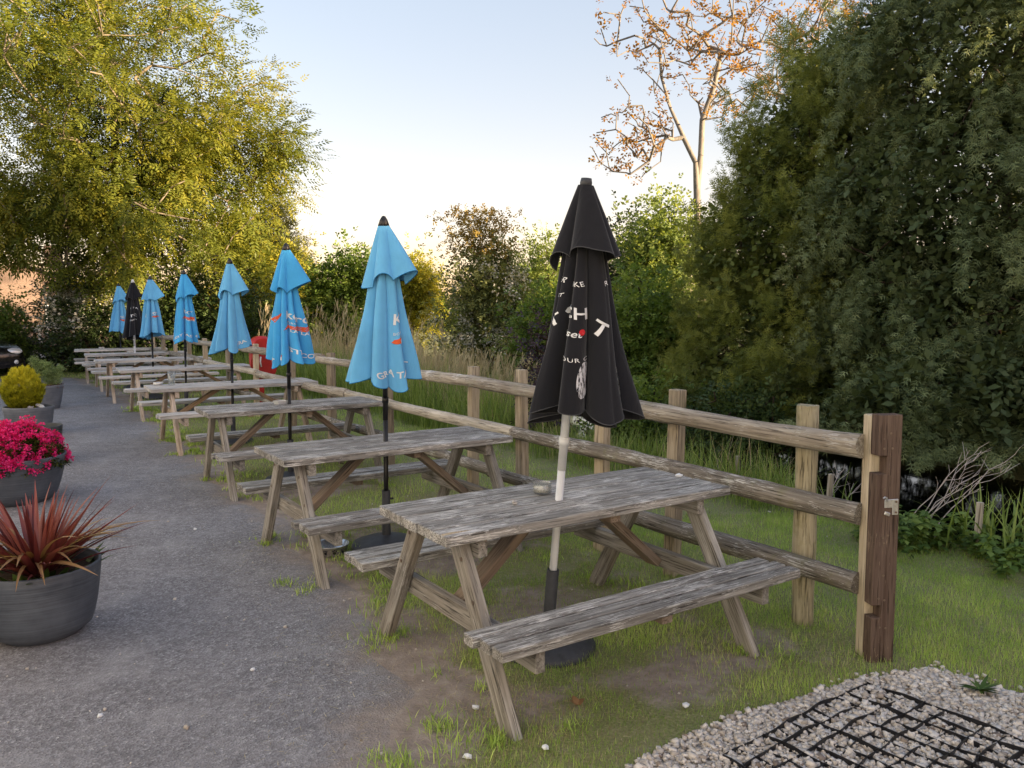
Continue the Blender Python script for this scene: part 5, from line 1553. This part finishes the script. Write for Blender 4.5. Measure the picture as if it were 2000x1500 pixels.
for x_ in (-0.10, -0.05):
    MB().tube([(x_, -0.108, 0.93), (x_ - .01, -0.112, 0.85), (x_ + .005, -0.112, 0.77)], 0.012, 8).build('rope', M['white'], lb_, True)

# ------------------------------------------------------------------ parked car, only its nose in view
def car_paint():
    m, nt, out = new_mat('black_car_paint')
    p = principled(nt, out, (0.010, 0.010, 0.012), 0.25, 0.5)
    p.inputs['Coat Weight'].default_value = 0.6
    return m
cp_m = car_paint()
M['car_glass'] = plain('dark_window_glass', (0.02, 0.024, 0.028), 0.08, 0.6, 0, 0.05)
M['tyre'] = plain('tyre_rubber', (0.018, 0.018, 0.018), 0.85, 0.2, 0, 0.15)
M['lamp'] = plain('headlamp_lens', (0.72, 0.75, 0.77), 0.1, 0.6, 0.3, 0.05)
car = thing('parked_car', 'black parked car whose nose shows at the left edge', 'car', (-14.10, 20.7, 0.005), R(-38))
# stations from nose (+x) to tail: x, half width, sill z, waist z, top z, top half width
ST = [(2.10, .55, .30, .52, .60, .50), (1.98, .74, .22, .62, .74, .66), (1.70, .83, .20, .70, .84, .72), (1.2, .86, .20, .76, .92, .74), (0.75, .87, .20, .82, .98, .74), (-0.9, .87, .20, .86, .98, .74), (-1.6, .85, .22, .84, .97, .70), (-1.95, .80, .28, .78, .92, .64), (-2.05, .66, .36, .66, .82, .52)]
m = MB()
for (x_, hw, zs, zw, zt, tw_) in ST:
    m.v += [(x_, -hw * .9, zs), (x_, -hw, (zs + zw) / 2), (x_, -hw * .97, zw), (x_, -tw_, zt), (x_, tw_, zt), (x_, hw * .97, zw), (x_, hw, (zs + zw) / 2), (x_, hw * .9, zs)]
for i in range(len(ST) - 1):
    for j in range(8):
        j2 = (j + 1) % 8
        m.f.append((i * 8 + j, i * 8 + j2, (i + 1) * 8 + j2, (i + 1) * 8 + j))
m.f += [tuple(range(7, -1, -1)), tuple(range((len(ST) - 1) * 8, len(ST) * 8))]
body = m.build('body', cp_m, car); auto_smooth(body, 35)
md = body.modifiers.new('b', 'SUBSURF'); md.levels = 1; md.render_levels = 2
m = MB()
CS = [(0.78, .72, .97, .66, 1.00), (0.15, .70, .975, .58, 1.42), (-0.9, .70, .975, .58, 1.45), (-1.65, .69, .96, .54, 1.15)]
for (x_, w0, z0, w1, z1) in CS: m.v += [(x_, -w0, z0), (x_, -w1, z1), (x_, w1, z1), (x_, w0, z0)]
for i in range(3):
    for j in range(3): m.f.append((i * 4 + j, i * 4 + j + 1, (i + 1) * 4 + j + 1, (i + 1) * 4 + j))
m.f += [(3, 2, 1, 0), (12, 13, 14, 15)]
cab = m.build('cabin_glass', M['car_glass'], car)
MB().box((-0.42, 0, 1.435), (1.05, 1.12, 0.035), None, 0.012).build('roof', cp_m, car)
for wx in (1.28, -1.25):
    for sy_ in (-1, 1):
        w_ = bpy.data.objects.new('wheel', None); link(w_, car); w_.location = (wx, sy_ * .80, 0.30); w_.rotation_euler = (R(90), 0, 0)
        MB().lathe([(0.20, -.09), (0.29, -.10), (0.305, -.06), (0.305, .06), (0.29, .10), (0.20, .09)], 28, closed=False).build('tyre', M['tyre'], w_, True)
        MB().lathe([(0.001, .07), (0.06, .085), (0.08, .06), (0.19, .085), (0.205, .09), (0.205, -.09), (0.001, -.08)], 20, closed=False).build('rim', M['zinc'], w_, True)
for sy_ in (-1, 1):
    MB().lathe([(0.001, 0.03), (0.09, 0.022), (0.12, 0.0)], 18, sx=0.75, sy=1.45, closed=False).build('headlight', M['lamp'], car, True).matrix_local = Matrix.Translation((2.0, sy_ * .50, 0.665)) @ Matrix.Rotation(R(58), 4, 'Y')
    MB().lathe([(0.001, 0.02), (0.04, 0.015), (0.055, 0.0)], 14, closed=False).build('fog_lamp', M['lamp'], car, True).matrix_local = Matrix.Translation((2.07, sy_ * .50, 0.40)) @ Matrix.Rotation(R(80), 4, 'Y')
MB().box((2.06, 0, 0.40), (0.04, 0.7, 0.13), None, 0.01).build('grille', M['black_metal'], car)
ob_ = thing('orange_board', 'orange board with dark marks showing above the car at the left edge', 'sign', (-14.35, 21.3, 0), R(-8))
MB().box((0, 0, 1.05), (0.75, 0.03, 0.30), Matrix.Rotation(R(14), 3, 'Y'), 0.004).build('board', plain('orange_board_paint', (0.62, 0.26, 0.03), 0.5, 0.3, 0, 0.08), ob_)
for x_ in (-0.25, 0.25):
    MB().box((x_, 0.03, 0.5), (0.04, 0.03, 1.0)).build('support', M['stake'], ob_)
MB().box((0.25, -0.018, 1.0), (0.16, 0.004, 0.03), Matrix.Rotation(R(14), 3, 'Y')).build('marking', M['black_metal'], ob_)

# ------------------------------------------------------------------ house beyond the hedge
def brick_mat():
    m, nt, out = new_mat('pinkish_brick_wall')
    tc = nt.nodes.new("ShaderNodeTexCoord")
    b = nt.nodes.new("ShaderNodeTexBrick")
    mp = mapping(nt, tc.outputs['Object'], (1, 1, 1), rot=(R(90), 0, 0))
    nt.links.new(mp, b.inputs['Vector'])
    b.inputs['Scale'].default_value = 4.5
    b.inputs['Color1'].default_value = (0.18, 0.12, 0.092, 1); b.inputs['Color2'].default_value = (0.23, 0.16, 0.125, 1); b.inputs['Mortar'].default_value = (0.27, 0.24, 0.21, 1)
    principled(nt, out, b.outputs['Color'], 0.9, 0.2)
    return m
hs_ = thing('brick_house', 'low pinkish brick house with dark tiled roof behind the hawthorn', 'house', (-22.3, 37.0, 0), R(20))
bmat = brick_mat(); rmat = plain('dark_roof_tiles', (0.11, 0.075, 0.06), 0.85, 0.2, 0, 0.3, 3, 0.5)
m = MB(); Wd, Dp, eh, rh = 4.2, 9.0, 2.35, 3.9
m.v = [(-Wd, 0, 0), (Wd, 0, 0), (Wd, 0, eh), (0, 0, rh), (-Wd, 0, eh), (-Wd, Dp, 0), (Wd, Dp, 0), (Wd, Dp, eh), (0, Dp, rh), (-Wd, Dp, eh)]
m.f = [(0, 1, 2, 3, 4), (9, 8, 7, 6, 5), (0, 4, 9, 5), (1, 6, 7, 2)]
m.build('wall', bmat, hs_)
for sg in (-1, 1):
    a = Vector((0, 0, rh + .06)); b = Vector((sg * (Wd + .35), 0, eh - .07)); dv = b - a
    rf = MB().box((0, 0, 0), (dv.length, Dp + .5, 0.12), None, 0.01).build('roof', rmat, hs_)
    ax_ = dv.normalized(); sd_ = Vector((0, 1, 0)); nn_ = ax_.cross(sd_)
    rf.matrix_local = Matrix.Translation((a + b) / 2 + Vector((0, Dp / 2, 0.03))) @ Matrix((ax_, sd_, nn_)).transposed().to_4x4()
    MB().beam((0, -0.3, rh + .02), (sg * (Wd + .3), -0.3, eh - .1), 0.06, 0.16, (0, 1, 0)).build('verge_board', M['rail_pale'], hs_)
MB().box((0.9, 3.0, 4.0), (0.7, 0.7, 1.6), None, 0.02).build('chimney', bmat, hs_)
for x_ in (-2.0, 1.6):
    w_ = MB().box((x_, -0.02, 1.35), (1.3, 0.06, 1.1)).build('window', M['white_metal'], hs_)
    for q in (-.31, .31): MB().box((x_ + q, -0.055, 1.35), (0.54, 0.02, 0.95)).build('pane', M['car_glass'], w_)

# ------------------------------------------------------------------ gravel with plastic grid
def chip_template(seed):
    q = np.random.default_rng(seed)
    c = np.array([(x, y, z) for x in (-1, 1) for y in (-1, 1) for z in (-1, 1)], float)
    c = c * q.uniform(.45, 1.0, (8, 3)) * np.array([1.0, .8, .62])
    f = np.array([(0, 1, 3, 2), (4, 6, 7, 5), (0, 4, 5, 1), (2, 3, 7, 6), (0, 2, 6, 4), (1, 5, 7, 3)])
    return c, f
def stones(pos, size, q):
    parts = []
    n = len(pos); kk = q.integers(0, 6, n)
    for k in range(6):
        T, F = chip_template(500 + k)
        sel = kk == k
        parts.append(scatter(T, F, pos[sel], q.normal(0, 1, (sel.sum(), 3)) * [1, 1, .4], size[sel], np.where(q.random(sel.sum()) < .05, q.random(sel.sum()) * .3, q.uniform(.38, 1, sel.sum()))))
    return merge(parts)
M['gravel'] = leaf_mat('cream_gravel', (0.22, 0.175, 0.14), (0.50, 0.455, 0.405), (0.72, 0.68, 0.63), 0.0, 0.9, 0.15) # (0.370, 0.325, 0.291), (0.627, 0.582, 0.538), (0.829, 0.795, 0.762), 0.0, 0.9, 0.15)
q = np.random.default_rng(91)
gzx, gzy, gzf = tensor(np.linspace(-0.1, 3.4, 60), np.linspace(1.9, 3.7, 36))
bedp = in_poly(gzx, gzy, GRAV)
n = 60000
x = q.uniform(0.0, 3.3, n); y = q.uniform(2.2, 3.7, n)
ed = 0.05 * (vnoise(x, y, 0.12, 41) - 0.5) + 0.10 * (vnoise(x, y, 0.4, 42) - 0.5) + np.where(q.random(n) < .12, q.normal(0, .06, n), 0)
ins = in_poly(x + ed, y + ed, GRAV) & (x / np.maximum(y, .1) < 0.78)
x, y = x[ins], y[ins]
keep = q.random(len(x)) < 0.9
x, y = x[keep][:27000], y[keep][:27000]
GRID_O = np.array([1.56, 3.43]); G1 = np.array([-0.80, -0.60]); G2 = np.array([0.60, -0.80])
heap = 0.008 * vnoise(x, y, 0.25, 43)
z = 0.001 + heap * .7 + q.random(len(x)) * 0.016
sz = q.lognormal(-4.75, 0.38, len(x)).clip(0.0045, 0.021)
V, F, t = stones(np.c_[x, y, z], sz, q)
o = mesh_np('gravel', V, F, M['gravel'], attrs={'tint': t}); tag(o, 'cream stone chippings spread at the lower right', 'gravel', kind='stuff')
b_o = MB().add([(a, b, 0.0075) for a, b in GRAV], [tuple(range(len(GRAV)))]).build('gravel_bed', plain('gravel_fines', (0.30, 0.27, 0.24), .95, .1, 0, .25, 90, .6)); tag(b_o, 'packed stone fines under the gravel', 'ground', kind='structure')
gg = thing('gravel_grid', 'black plastic grid half sunk in the gravel', 'grid', (GRID_O[0], GRID_O[1], 0))
def strip(p, dv, L, seed, name):
    r2 = np.random.default_rng(seed); ph = r2.uniform(0, 6.28, 3)
    k = int(L / 0.03) + 2; nv = np.array([-dv[1], dv[0]])
    pts = []
    m = MB(); b = 0
    for i in range(k):
        f = L * i / (k - 1)
        c = p + dv * f + nv * (0.006 * math.sin(f * 9 + ph[0]) + 0.003 * math.sin(f * 31 + ph[1]))
        zt = 0.030 + 0.006 * math.sin(f * 5 + ph[2]) + 0.004 * math.sin(f * 23 + ph[1])
        for sg in (-1, 1):
            for zz_ in (-0.005, zt): m.v.append((c[0] + nv[0] * sg * .0016, c[1] + nv[1] * sg * .0016, zz_))
    for i in range(k - 1):
        a = i * 4; c_ = a + 4
        m.f += [(a, c_, c_ + 1, a + 1), (a + 3, c_ + 3, c_ + 2, a + 2), (a + 1, c_ + 1, c_ + 3, a + 3)]
    m.f += [(0, 1, 3, 2), ((k - 1) * 4, (k - 1) * 4 + 2, (k - 1) * 4 + 3, (k - 1) * 4 + 1)]
    m.build(name, M['black_metal'], gg)
cell = 0.082
for i in range(15):
    off = np.array([G2[0], G2[1]]) * cell * i
    strip(off, G1, 0.98 + 0.06 * math.sin(i * 2.1), 600 + i, 'grid_strip')
for i in range(13):
    off = np.array([G1[0], G1[1]]) * cell * i
    strip(off + 0.0 * G2, G2, 1.20, 640 + i, 'grid_strip')

# ------------------------------------------------------------------ grass, reeds and bank plants
def cone_ok(x, y, mrg=0.4):
    return (np.abs(x) < 0.70 * y + mrg) & (y > 2.2)
def lawn(n, xr, yr, hfun, wfun, seed, dens, sg=2):
    q = np.random.default_rng(seed)
    x = q.uniform(*xr, n); y = q.uniform(*yr, n)
    k = cone_ok(x, y) & (x > asphalt_x(y) - 0.03) & ~in_poly(x, y, GRAV)
    x, y = x[k], y[k]
    s, t = st_(x, y)
    k = (s < 2.5)
    x, y, s = x[k], y[k], s[k]
    dr = dirt_amount(x, y)
    p = np.clip(1.15 - 1.15 * dr, 0.0, 1) * (0.35 + 0.75 * vnoise(x, y, 0.35, 51))
    k = q.random(len(x)) < p * dens
    x, y, dr = x[k], y[k], dr[k]
    n = len(x)
    lush = vnoise(x, y, 0.5, 52) * 0.6 + vnoise(x, y, 0.17, 53) * 0.4
    h = hfun(q, n) * (0.45 + 1.1 * lush) * (1 - 0.4 * dr)
    w = wfun(q, n)
    V, F, kk = blade_mesh(n, h, w, q.uniform(0, 6.28, n), q.uniform(0.1, 0.75, n), sg, q.uniform(0.2, 1.2, n), pos=np.c_[x, y, ground_z(x, y) - 0.004], twist=q.uniform(-.6, .6, n))
    tint = np.clip(0.42 + 0.7 * (lush - 0.5) + q.normal(0, .17, n), 0, 1)
    dry = q.random(n) < (0.10 + 0.35 * dr + 0.5 * np.clip(vnoise(x, y, 0.8, 54) - 0.55, 0, 1))
    return V, F, np.repeat(tint, kk), np.repeat(dry, kk), kk
def split(V, F, t, dry, kk):
    segs = kk // 2 - 1
    fd = dry[::kk].repeat(segs)
    out = []
    for flag in (False, True):
        vm = dry == flag; idx = np.cumsum(vm) - 1
        out.append((V[vm], idx[F[fd == flag]], t[vm]))
    return out
A = split(*lawn(390000, (-1.8, 4.2), (2.4, 6.4), lambda q, n: q.uniform(.018, .050, n), lambda q, n: q.uniform(.0035, .0058, n), 101, 0.95, 1))
B = split(*lawn(190000, (-6, 4.5), (6.0, 12.5), lambda q, n: q.uniform(.025, .065, n), lambda q, n: q.uniform(.005, .008, n), 102, 0.95, 1))
C_ = split(*lawn(90000, (-13, 1.5), (12.2, 24), lambda q, n: q.uniform(.04, .09, n), lambda q, n: q.uniform(.010, .016, n), 103, 0.9, 1))
q = np.random.default_rng(104)
tf = []
for k in range(150):
    if k < 90: ty_ = q.uniform(2.6, 14); tx_ = asphalt_x(np.array([ty_]))[0] + abs(q.normal(0, .16)) - 0.06
    else:
        i_ = q.integers(0, 5); tx_, ty_ = tcen(i_, q.choice([-.7, .7]) + q.normal(0, .12), q.choice([-.6, .6]) + q.normal(0, .15))
    m_ = q.integers(25, 70); sp_ = q.uniform(.02, .07)
    tf.append(np.c_[tx_ + q.normal(0, sp_, m_), ty_ + q.normal(0, sp_, m_)])
tf = np.concatenate(tf); n = len(tf)
Vt, Ft, kk = blade_mesh(n, q.uniform(.025, .07, n), q.uniform(.003, .005, n) * (0.7 + tf[:, 1] / 7), q.uniform(0, 6.28, n), q.uniform(.1, .8, n), 2, q.uniform(.2, 1.2, n), pos=np.c_[tf, ground_z(tf[:, 0], tf[:, 1])])
tuft = (Vt, Ft, np.repeat(np.clip(q.normal(.5, .2, n), 0, 1), kk))
g1 = merge([A[0], B[0], C_[0], tuft]); g2 = merge([A[1], B[1], C_[1]])
o = mesh_np('grass', g1[0], g1[1], M['grass'], attrs={'tint': g1[2]}); tag(o, 'short patchy green grass under the tables and along the fence', 'grass', kind='stuff')
o = mesh_np('dry_grass', g2[0], g2[1], M['straw'], attrs={'tint': g2[2]}); tag(o, 'straw-coloured dry grass scattered in the lawn', 'grass', kind='stuff')

# loose clippings, chips and little stones on the bare ground and asphalt edge
q = np.random.default_rng(111)
n = 22000
y = q.uniform(2.4, 14, n); x = asphalt_x(y) + np.where(q.random(n) < .45, q.normal(0.1, 0.45, n), q.uniform(0, 3.6, n))
k = cone_ok(x, y); x, y = x[k], y[k]; n = len(x)
V, F, kk = blade_mesh(n, q.uniform(.02, .05, n), q.uniform(.002, .004, n), q.uniform(0, 6.28, n), q.uniform(1.35, 1.55, n), 1, q.uniform(0, .1, n), pos=np.c_[x, y, np.maximum(ground_z(x, y), 0.012 * (x < asphalt_x(y))) + 0.006])
o = mesh_np('grass_clippings', V, F, M['straw'], attrs={'tint': np.repeat(q.random(n), kk)}); tag(o, 'dry grass clippings lying along the asphalt edge', 'clippings', kind='stuff')
n = 420
y = q.uniform(2.4, 11, n); x = q.uniform(-3.5, 2.6, n); k = cone_ok(x, y, 0) & (q.random(n) < 1.2 - y / 12); x, y = x[k], y[k]; n = len(x)
s_ = q.lognormal(-5.4, 0.45, n).clip(.002, .013)
V, F, t = stones(np.c_[x, y, np.where(x < asphalt_x(y), 0.012, ground_z(x, y)) + s_ * .4], s_, q)
o = mesh_np('loose_chippings', V, F, M['gravel'], attrs={'tint': t}); tag(o, 'loose pale stone chips strewn on asphalt and grass', 'chippings', kind='stuff')
for (x, y, r_s, lb) in ((-1.20, 3.59, .013, 'white stone chip on the asphalt below the second table'), (-1.69, 3.17, .013, 'white stone chip on the asphalt near the lower left corner'), (-0.158, 3.23, .018, 'white stone in the grass left of the nearest table leg'), (-0.17, 2.86, .016, 'white stone at the bottom edge of the picture'),
                      (0.72, 3.24, .018, 'white stone by the bare earth under the near seat'), (0.12, 2.92, .016, 'white stone in the grass at bottom centre'), (-2.40, 5.99, .016, 'pale flake on the asphalt beside the third table')):
    o = lump(r_s, int(1000 * abs(x)), .6, 1).build('pebble', M['white']); o.location = (x, y, 0.016); tag(o, lb, 'stone', 'single pale stones on the ground')
sp = thing('leafy_sprig', 'small torn green leafy sprig lying on the gravel', 'sprig', (2.0, 3.33, 0.035))
n = 26
V, F, kk = blade_mesh(n, q.uniform(.05, .10, n), q.uniform(.014, .022, n), q.uniform(0, 6.28, n), q.uniform(1.0, 1.5, n), 3, q.uniform(0, .5, n))
mesh_np('leaves', V, F, M['primrose'], sp, attrs={'tint': np.repeat(q.random(n), kk)})
fl = thing('fallen_leaf', 'curled brown dead leaf on the earth under the near seat', 'leaf', (0.27, 3.24, 0.02))
V, F, kk = blade_mesh(4, q.uniform(.04, .06, 4), q.uniform(.025, .03, 4), q.uniform(0, 6.28, 4), q.uniform(.8, 1.3, 4), 4, q.uniform(.3, 1.2, 4))
mesh_np('blade', V, F, M['cordy_dry'], fl, attrs={'tint': np.repeat(q.random(4) * .4, kk)})

# tall growth on the bank, given in fence coordinates (s = past the fence, t = along it)
def bank(n, tr, sr, h0, h1, w0, w1, seed, lean=0.12, bend=0.7, segs=4, clump=0.0):
    q = np.random.default_rng(seed)
    t = q.uniform(*tr, n); s = q.uniform(*sr, n)
    if clump:
        c = q.integers(0, max(2, int(n / 28)), n)
        ct = q.uniform(*tr, c.max() + 1); cs = q.uniform(*sr, c.max() + 1)
        t = ct[c] + q.normal(0, clump, n); s = cs[c] + q.normal(0, clump, n)
    x, y = xy_(s, t)
    h = q.uniform(h0, h1, n) * (0.7 + 0.6 * vnoise(x, y, 0.9, seed))
    V, F, kk = blade_mesh(n, h, q.uniform(w0, w1, n), q.uniform(0, 6.28, n), np.abs(q.normal(0, lean, n)), segs, np.abs(q.normal(0, bend, n)), pos=np.c_[x, y, ground_z(x, y) - .02], twist=q.uniform(-.8, .8, n))
    return V, F, np.repeat(np.clip(q.normal(.5, .22, n), 0, 1), kk)
gr = merge([bank(5200, (1.9, 9.0), (1.75, 2.75), .22, .55, .005, .010, 121, .25, 1.1, 3, .10), bank(8500, (6, 16), (1.6, 3.8), .5, 1.1, .008, .014, 122, .15, .8, 3), bank(3500, (14, 22), (0.6, 3.0), .35, .8, .012, .02, 123, .15, .8, 3)])
o = mesh_np('sedge', gr[0], gr[1], M['sedge'], attrs={'tint': gr[2]}); tag(o, 'green sedge and long grass on the stream bank', 'grass', kind='stuff')
rd = merge([bank(6000, (8.5, 18), (2.2, 4.8), 0.95, 1.55, .008, .016, 131, .10, .35, 2), bank(900, (2, 8), (1.9, 2.7), .35, .7, .004, .008, 132, .3, .9, 4, .12)])
# feathery heads on the reeds
q = np.random.default_rng(133)
n = 2600; t_ = q.uniform(8.5, 18, n); s2_ = q.uniform(2.2, 4.8, n); x, y = xy_(s2_, t_)
z = ground_z(x, y) + q.uniform(1.0, 1.75, n)
T_HEAD = make_template([leaf_quad((0.03 * i, 0, 0), (1, .22 * math.cos(2.4 * i), .22 * math.sin(2.4 * i)), .12, .012, .002) for i in range(5)])
hd = scatter(*T_HEAD, np.c_[x, y, z - .1], np.c_[q.normal(.15, .15, n), q.normal(0, .15, n), np.ones(n)], q.uniform(.8, 1.5, n), q.uniform(.3, 1, n))
rd = merge([rd, hd])
o = mesh_np('reeds', rd[0], rd[1], M['reed'], attrs={'tint': rd[2]}); tag(o, 'tall dry beige reeds beyond the fence', 'reeds', kind='stuff')

def clump_plant(name, label, x, y, n, h0, h1, w0, w1, mat, seed, spread=.12, lean=.25, bend=.9):
    q = np.random.default_rng(seed)
    t = thing(name, label, 'plant', (x, y, float(ground_z(np.array([x]), np.array([y]))[0])), 0, 'plants on the stream bank')
    V, F, kk = blade_mesh(n, q.uniform(h0, h1, n), q.uniform(w0, w1, n), q.uniform(0, 6.28, n), np.abs(q.normal(0, lean, n)), 6, np.abs(q.normal(0, bend, n)), pos=np.c_[q.normal(0, spread, n), q.normal(0, spread, n), np.full(n, -.03)])
    mesh_np('leaves', V, F, mat, t, smooth=True, attrs={'tint': np.repeat(np.clip(q.normal(.55, .2, n), 0, 1), kk)})
clump_plant('iris_clump', 'clump of long arching iris leaves at the right edge of the bank', 3.42, 5.32, 60, .35, .62, .012, .022, M['sedge'], 141, .17)
clump_plant('iris_clump', 'iris leaves just right of the tallest bank stake', 3.22, 5.52, 34, .30, .55, .012, .020, M['sedge'], 142, .10)
clump_plant('iris_clump', 'iris leaves beside the short stake left of the gate post', 2.25, 6.75, 26, .28, .5, .011, .018, M['sedge'], 143, .09)
clump_plant('iris_clump', 'thin iris leaves behind the round fence post', 2.62, 6.15, 16, .28, .55, .010, .016, M['sedge'], 144, .08)
def nettle(label, x, y, n, seed, h=.26):
    q = np.random.default_rng(seed)
    t = thing('nettle_clump', label, 'plant', (x, y, float(ground_z(np.array([x]), np.array([y]))[0])), 0, 'plants on the stream bank')
    P = []; D = []
    m = MB()
    for k in range(n):
        bx, by = q.normal(0, .14, 2); hh_ = q.uniform(.6, 1.1) * h; lx, ly = q.normal(0, .05, 2)
        m.tube([(bx, by, -.02), (bx + lx, by + ly, hh_)], [.004, .002], 4, cap=False)
        for z_ in np.linspace(.25, 1, 5):
            for a_ in range(3): P.append((bx + lx * z_, by + ly * z_, hh_ * z_)); D.append((q.normal(), q.normal(), .1))
    tag(m.build('stems', M['sage'], t), kind='stuff')
    T1 = make_template([leaf_quad((0.01, 0, 0), (1, 0, -.35), .075, .042, .006), leaf_quad((0.01, 0, 0), (-.8, .5, -.3), .055, .034, .005)])
    foliage('leaves', T1, np.array(P), np.array(D), q.uniform(.7, 1.2, len(P)), q.random(len(P)), M['nettle'], t)
nettle('nettles in front of the dark water right of the gate post', 2.72, 5.62, 26, 151)
nettle('nettles between the gate post and the tallest stake', 2.98, 5.48, 24, 152, .22)
nettle('nettles under the iris leaves at the right edge', 3.30, 5.15, 24, 153, .2)
def dead(label, x, y, seed, n, dx, h):
    q = np.random.default_rng(seed)
    t = thing('dead_stalks', label, 'plant', (x, y, float(ground_z(np.array([x]), np.array([y]))[0])), 0, 'dead stalks over the water')
    for k in range(n):
        m = MB()
        b = q.normal(0, .10, 2); tip = np.array([dx * q.uniform(.6, 1.1), q.normal(0, .15), h * q.uniform(.75, 1.05)])
        pts = [np.array([b[0], b[1], -.05]) + (tip) * f + np.array([0, 0, .10 * math.sin(PI * f)]) + q.normal(0, .012, 3) for f in np.linspace(0, 1, 9)]
        m.tube(pts, list(np.linspace(.0055, .0016, 9)), 5, cap=False)
        for w_ in range(7):
            p0 = pts[q.integers(4, 9)]; d_ = np.array([q.normal(.05, .06), q.normal(0, .05), q.uniform(.03, .13)])
            m.tube([p0, p0 + d_ * .5 + q.normal(0, .008, 3), p0 + d_], [.0022, .0017, .001], 4, cap=False)
        m.build('stalk', M['dead_stem'], t)
dead('pale dead stalks leaning right over the dark water', 2.98, 6.10, 161, 7, 0.62, 0.85)
dead('pale dead stalks just left of the gate post', 2.62, 6.75, 162, 4, 0.32, 0.62)
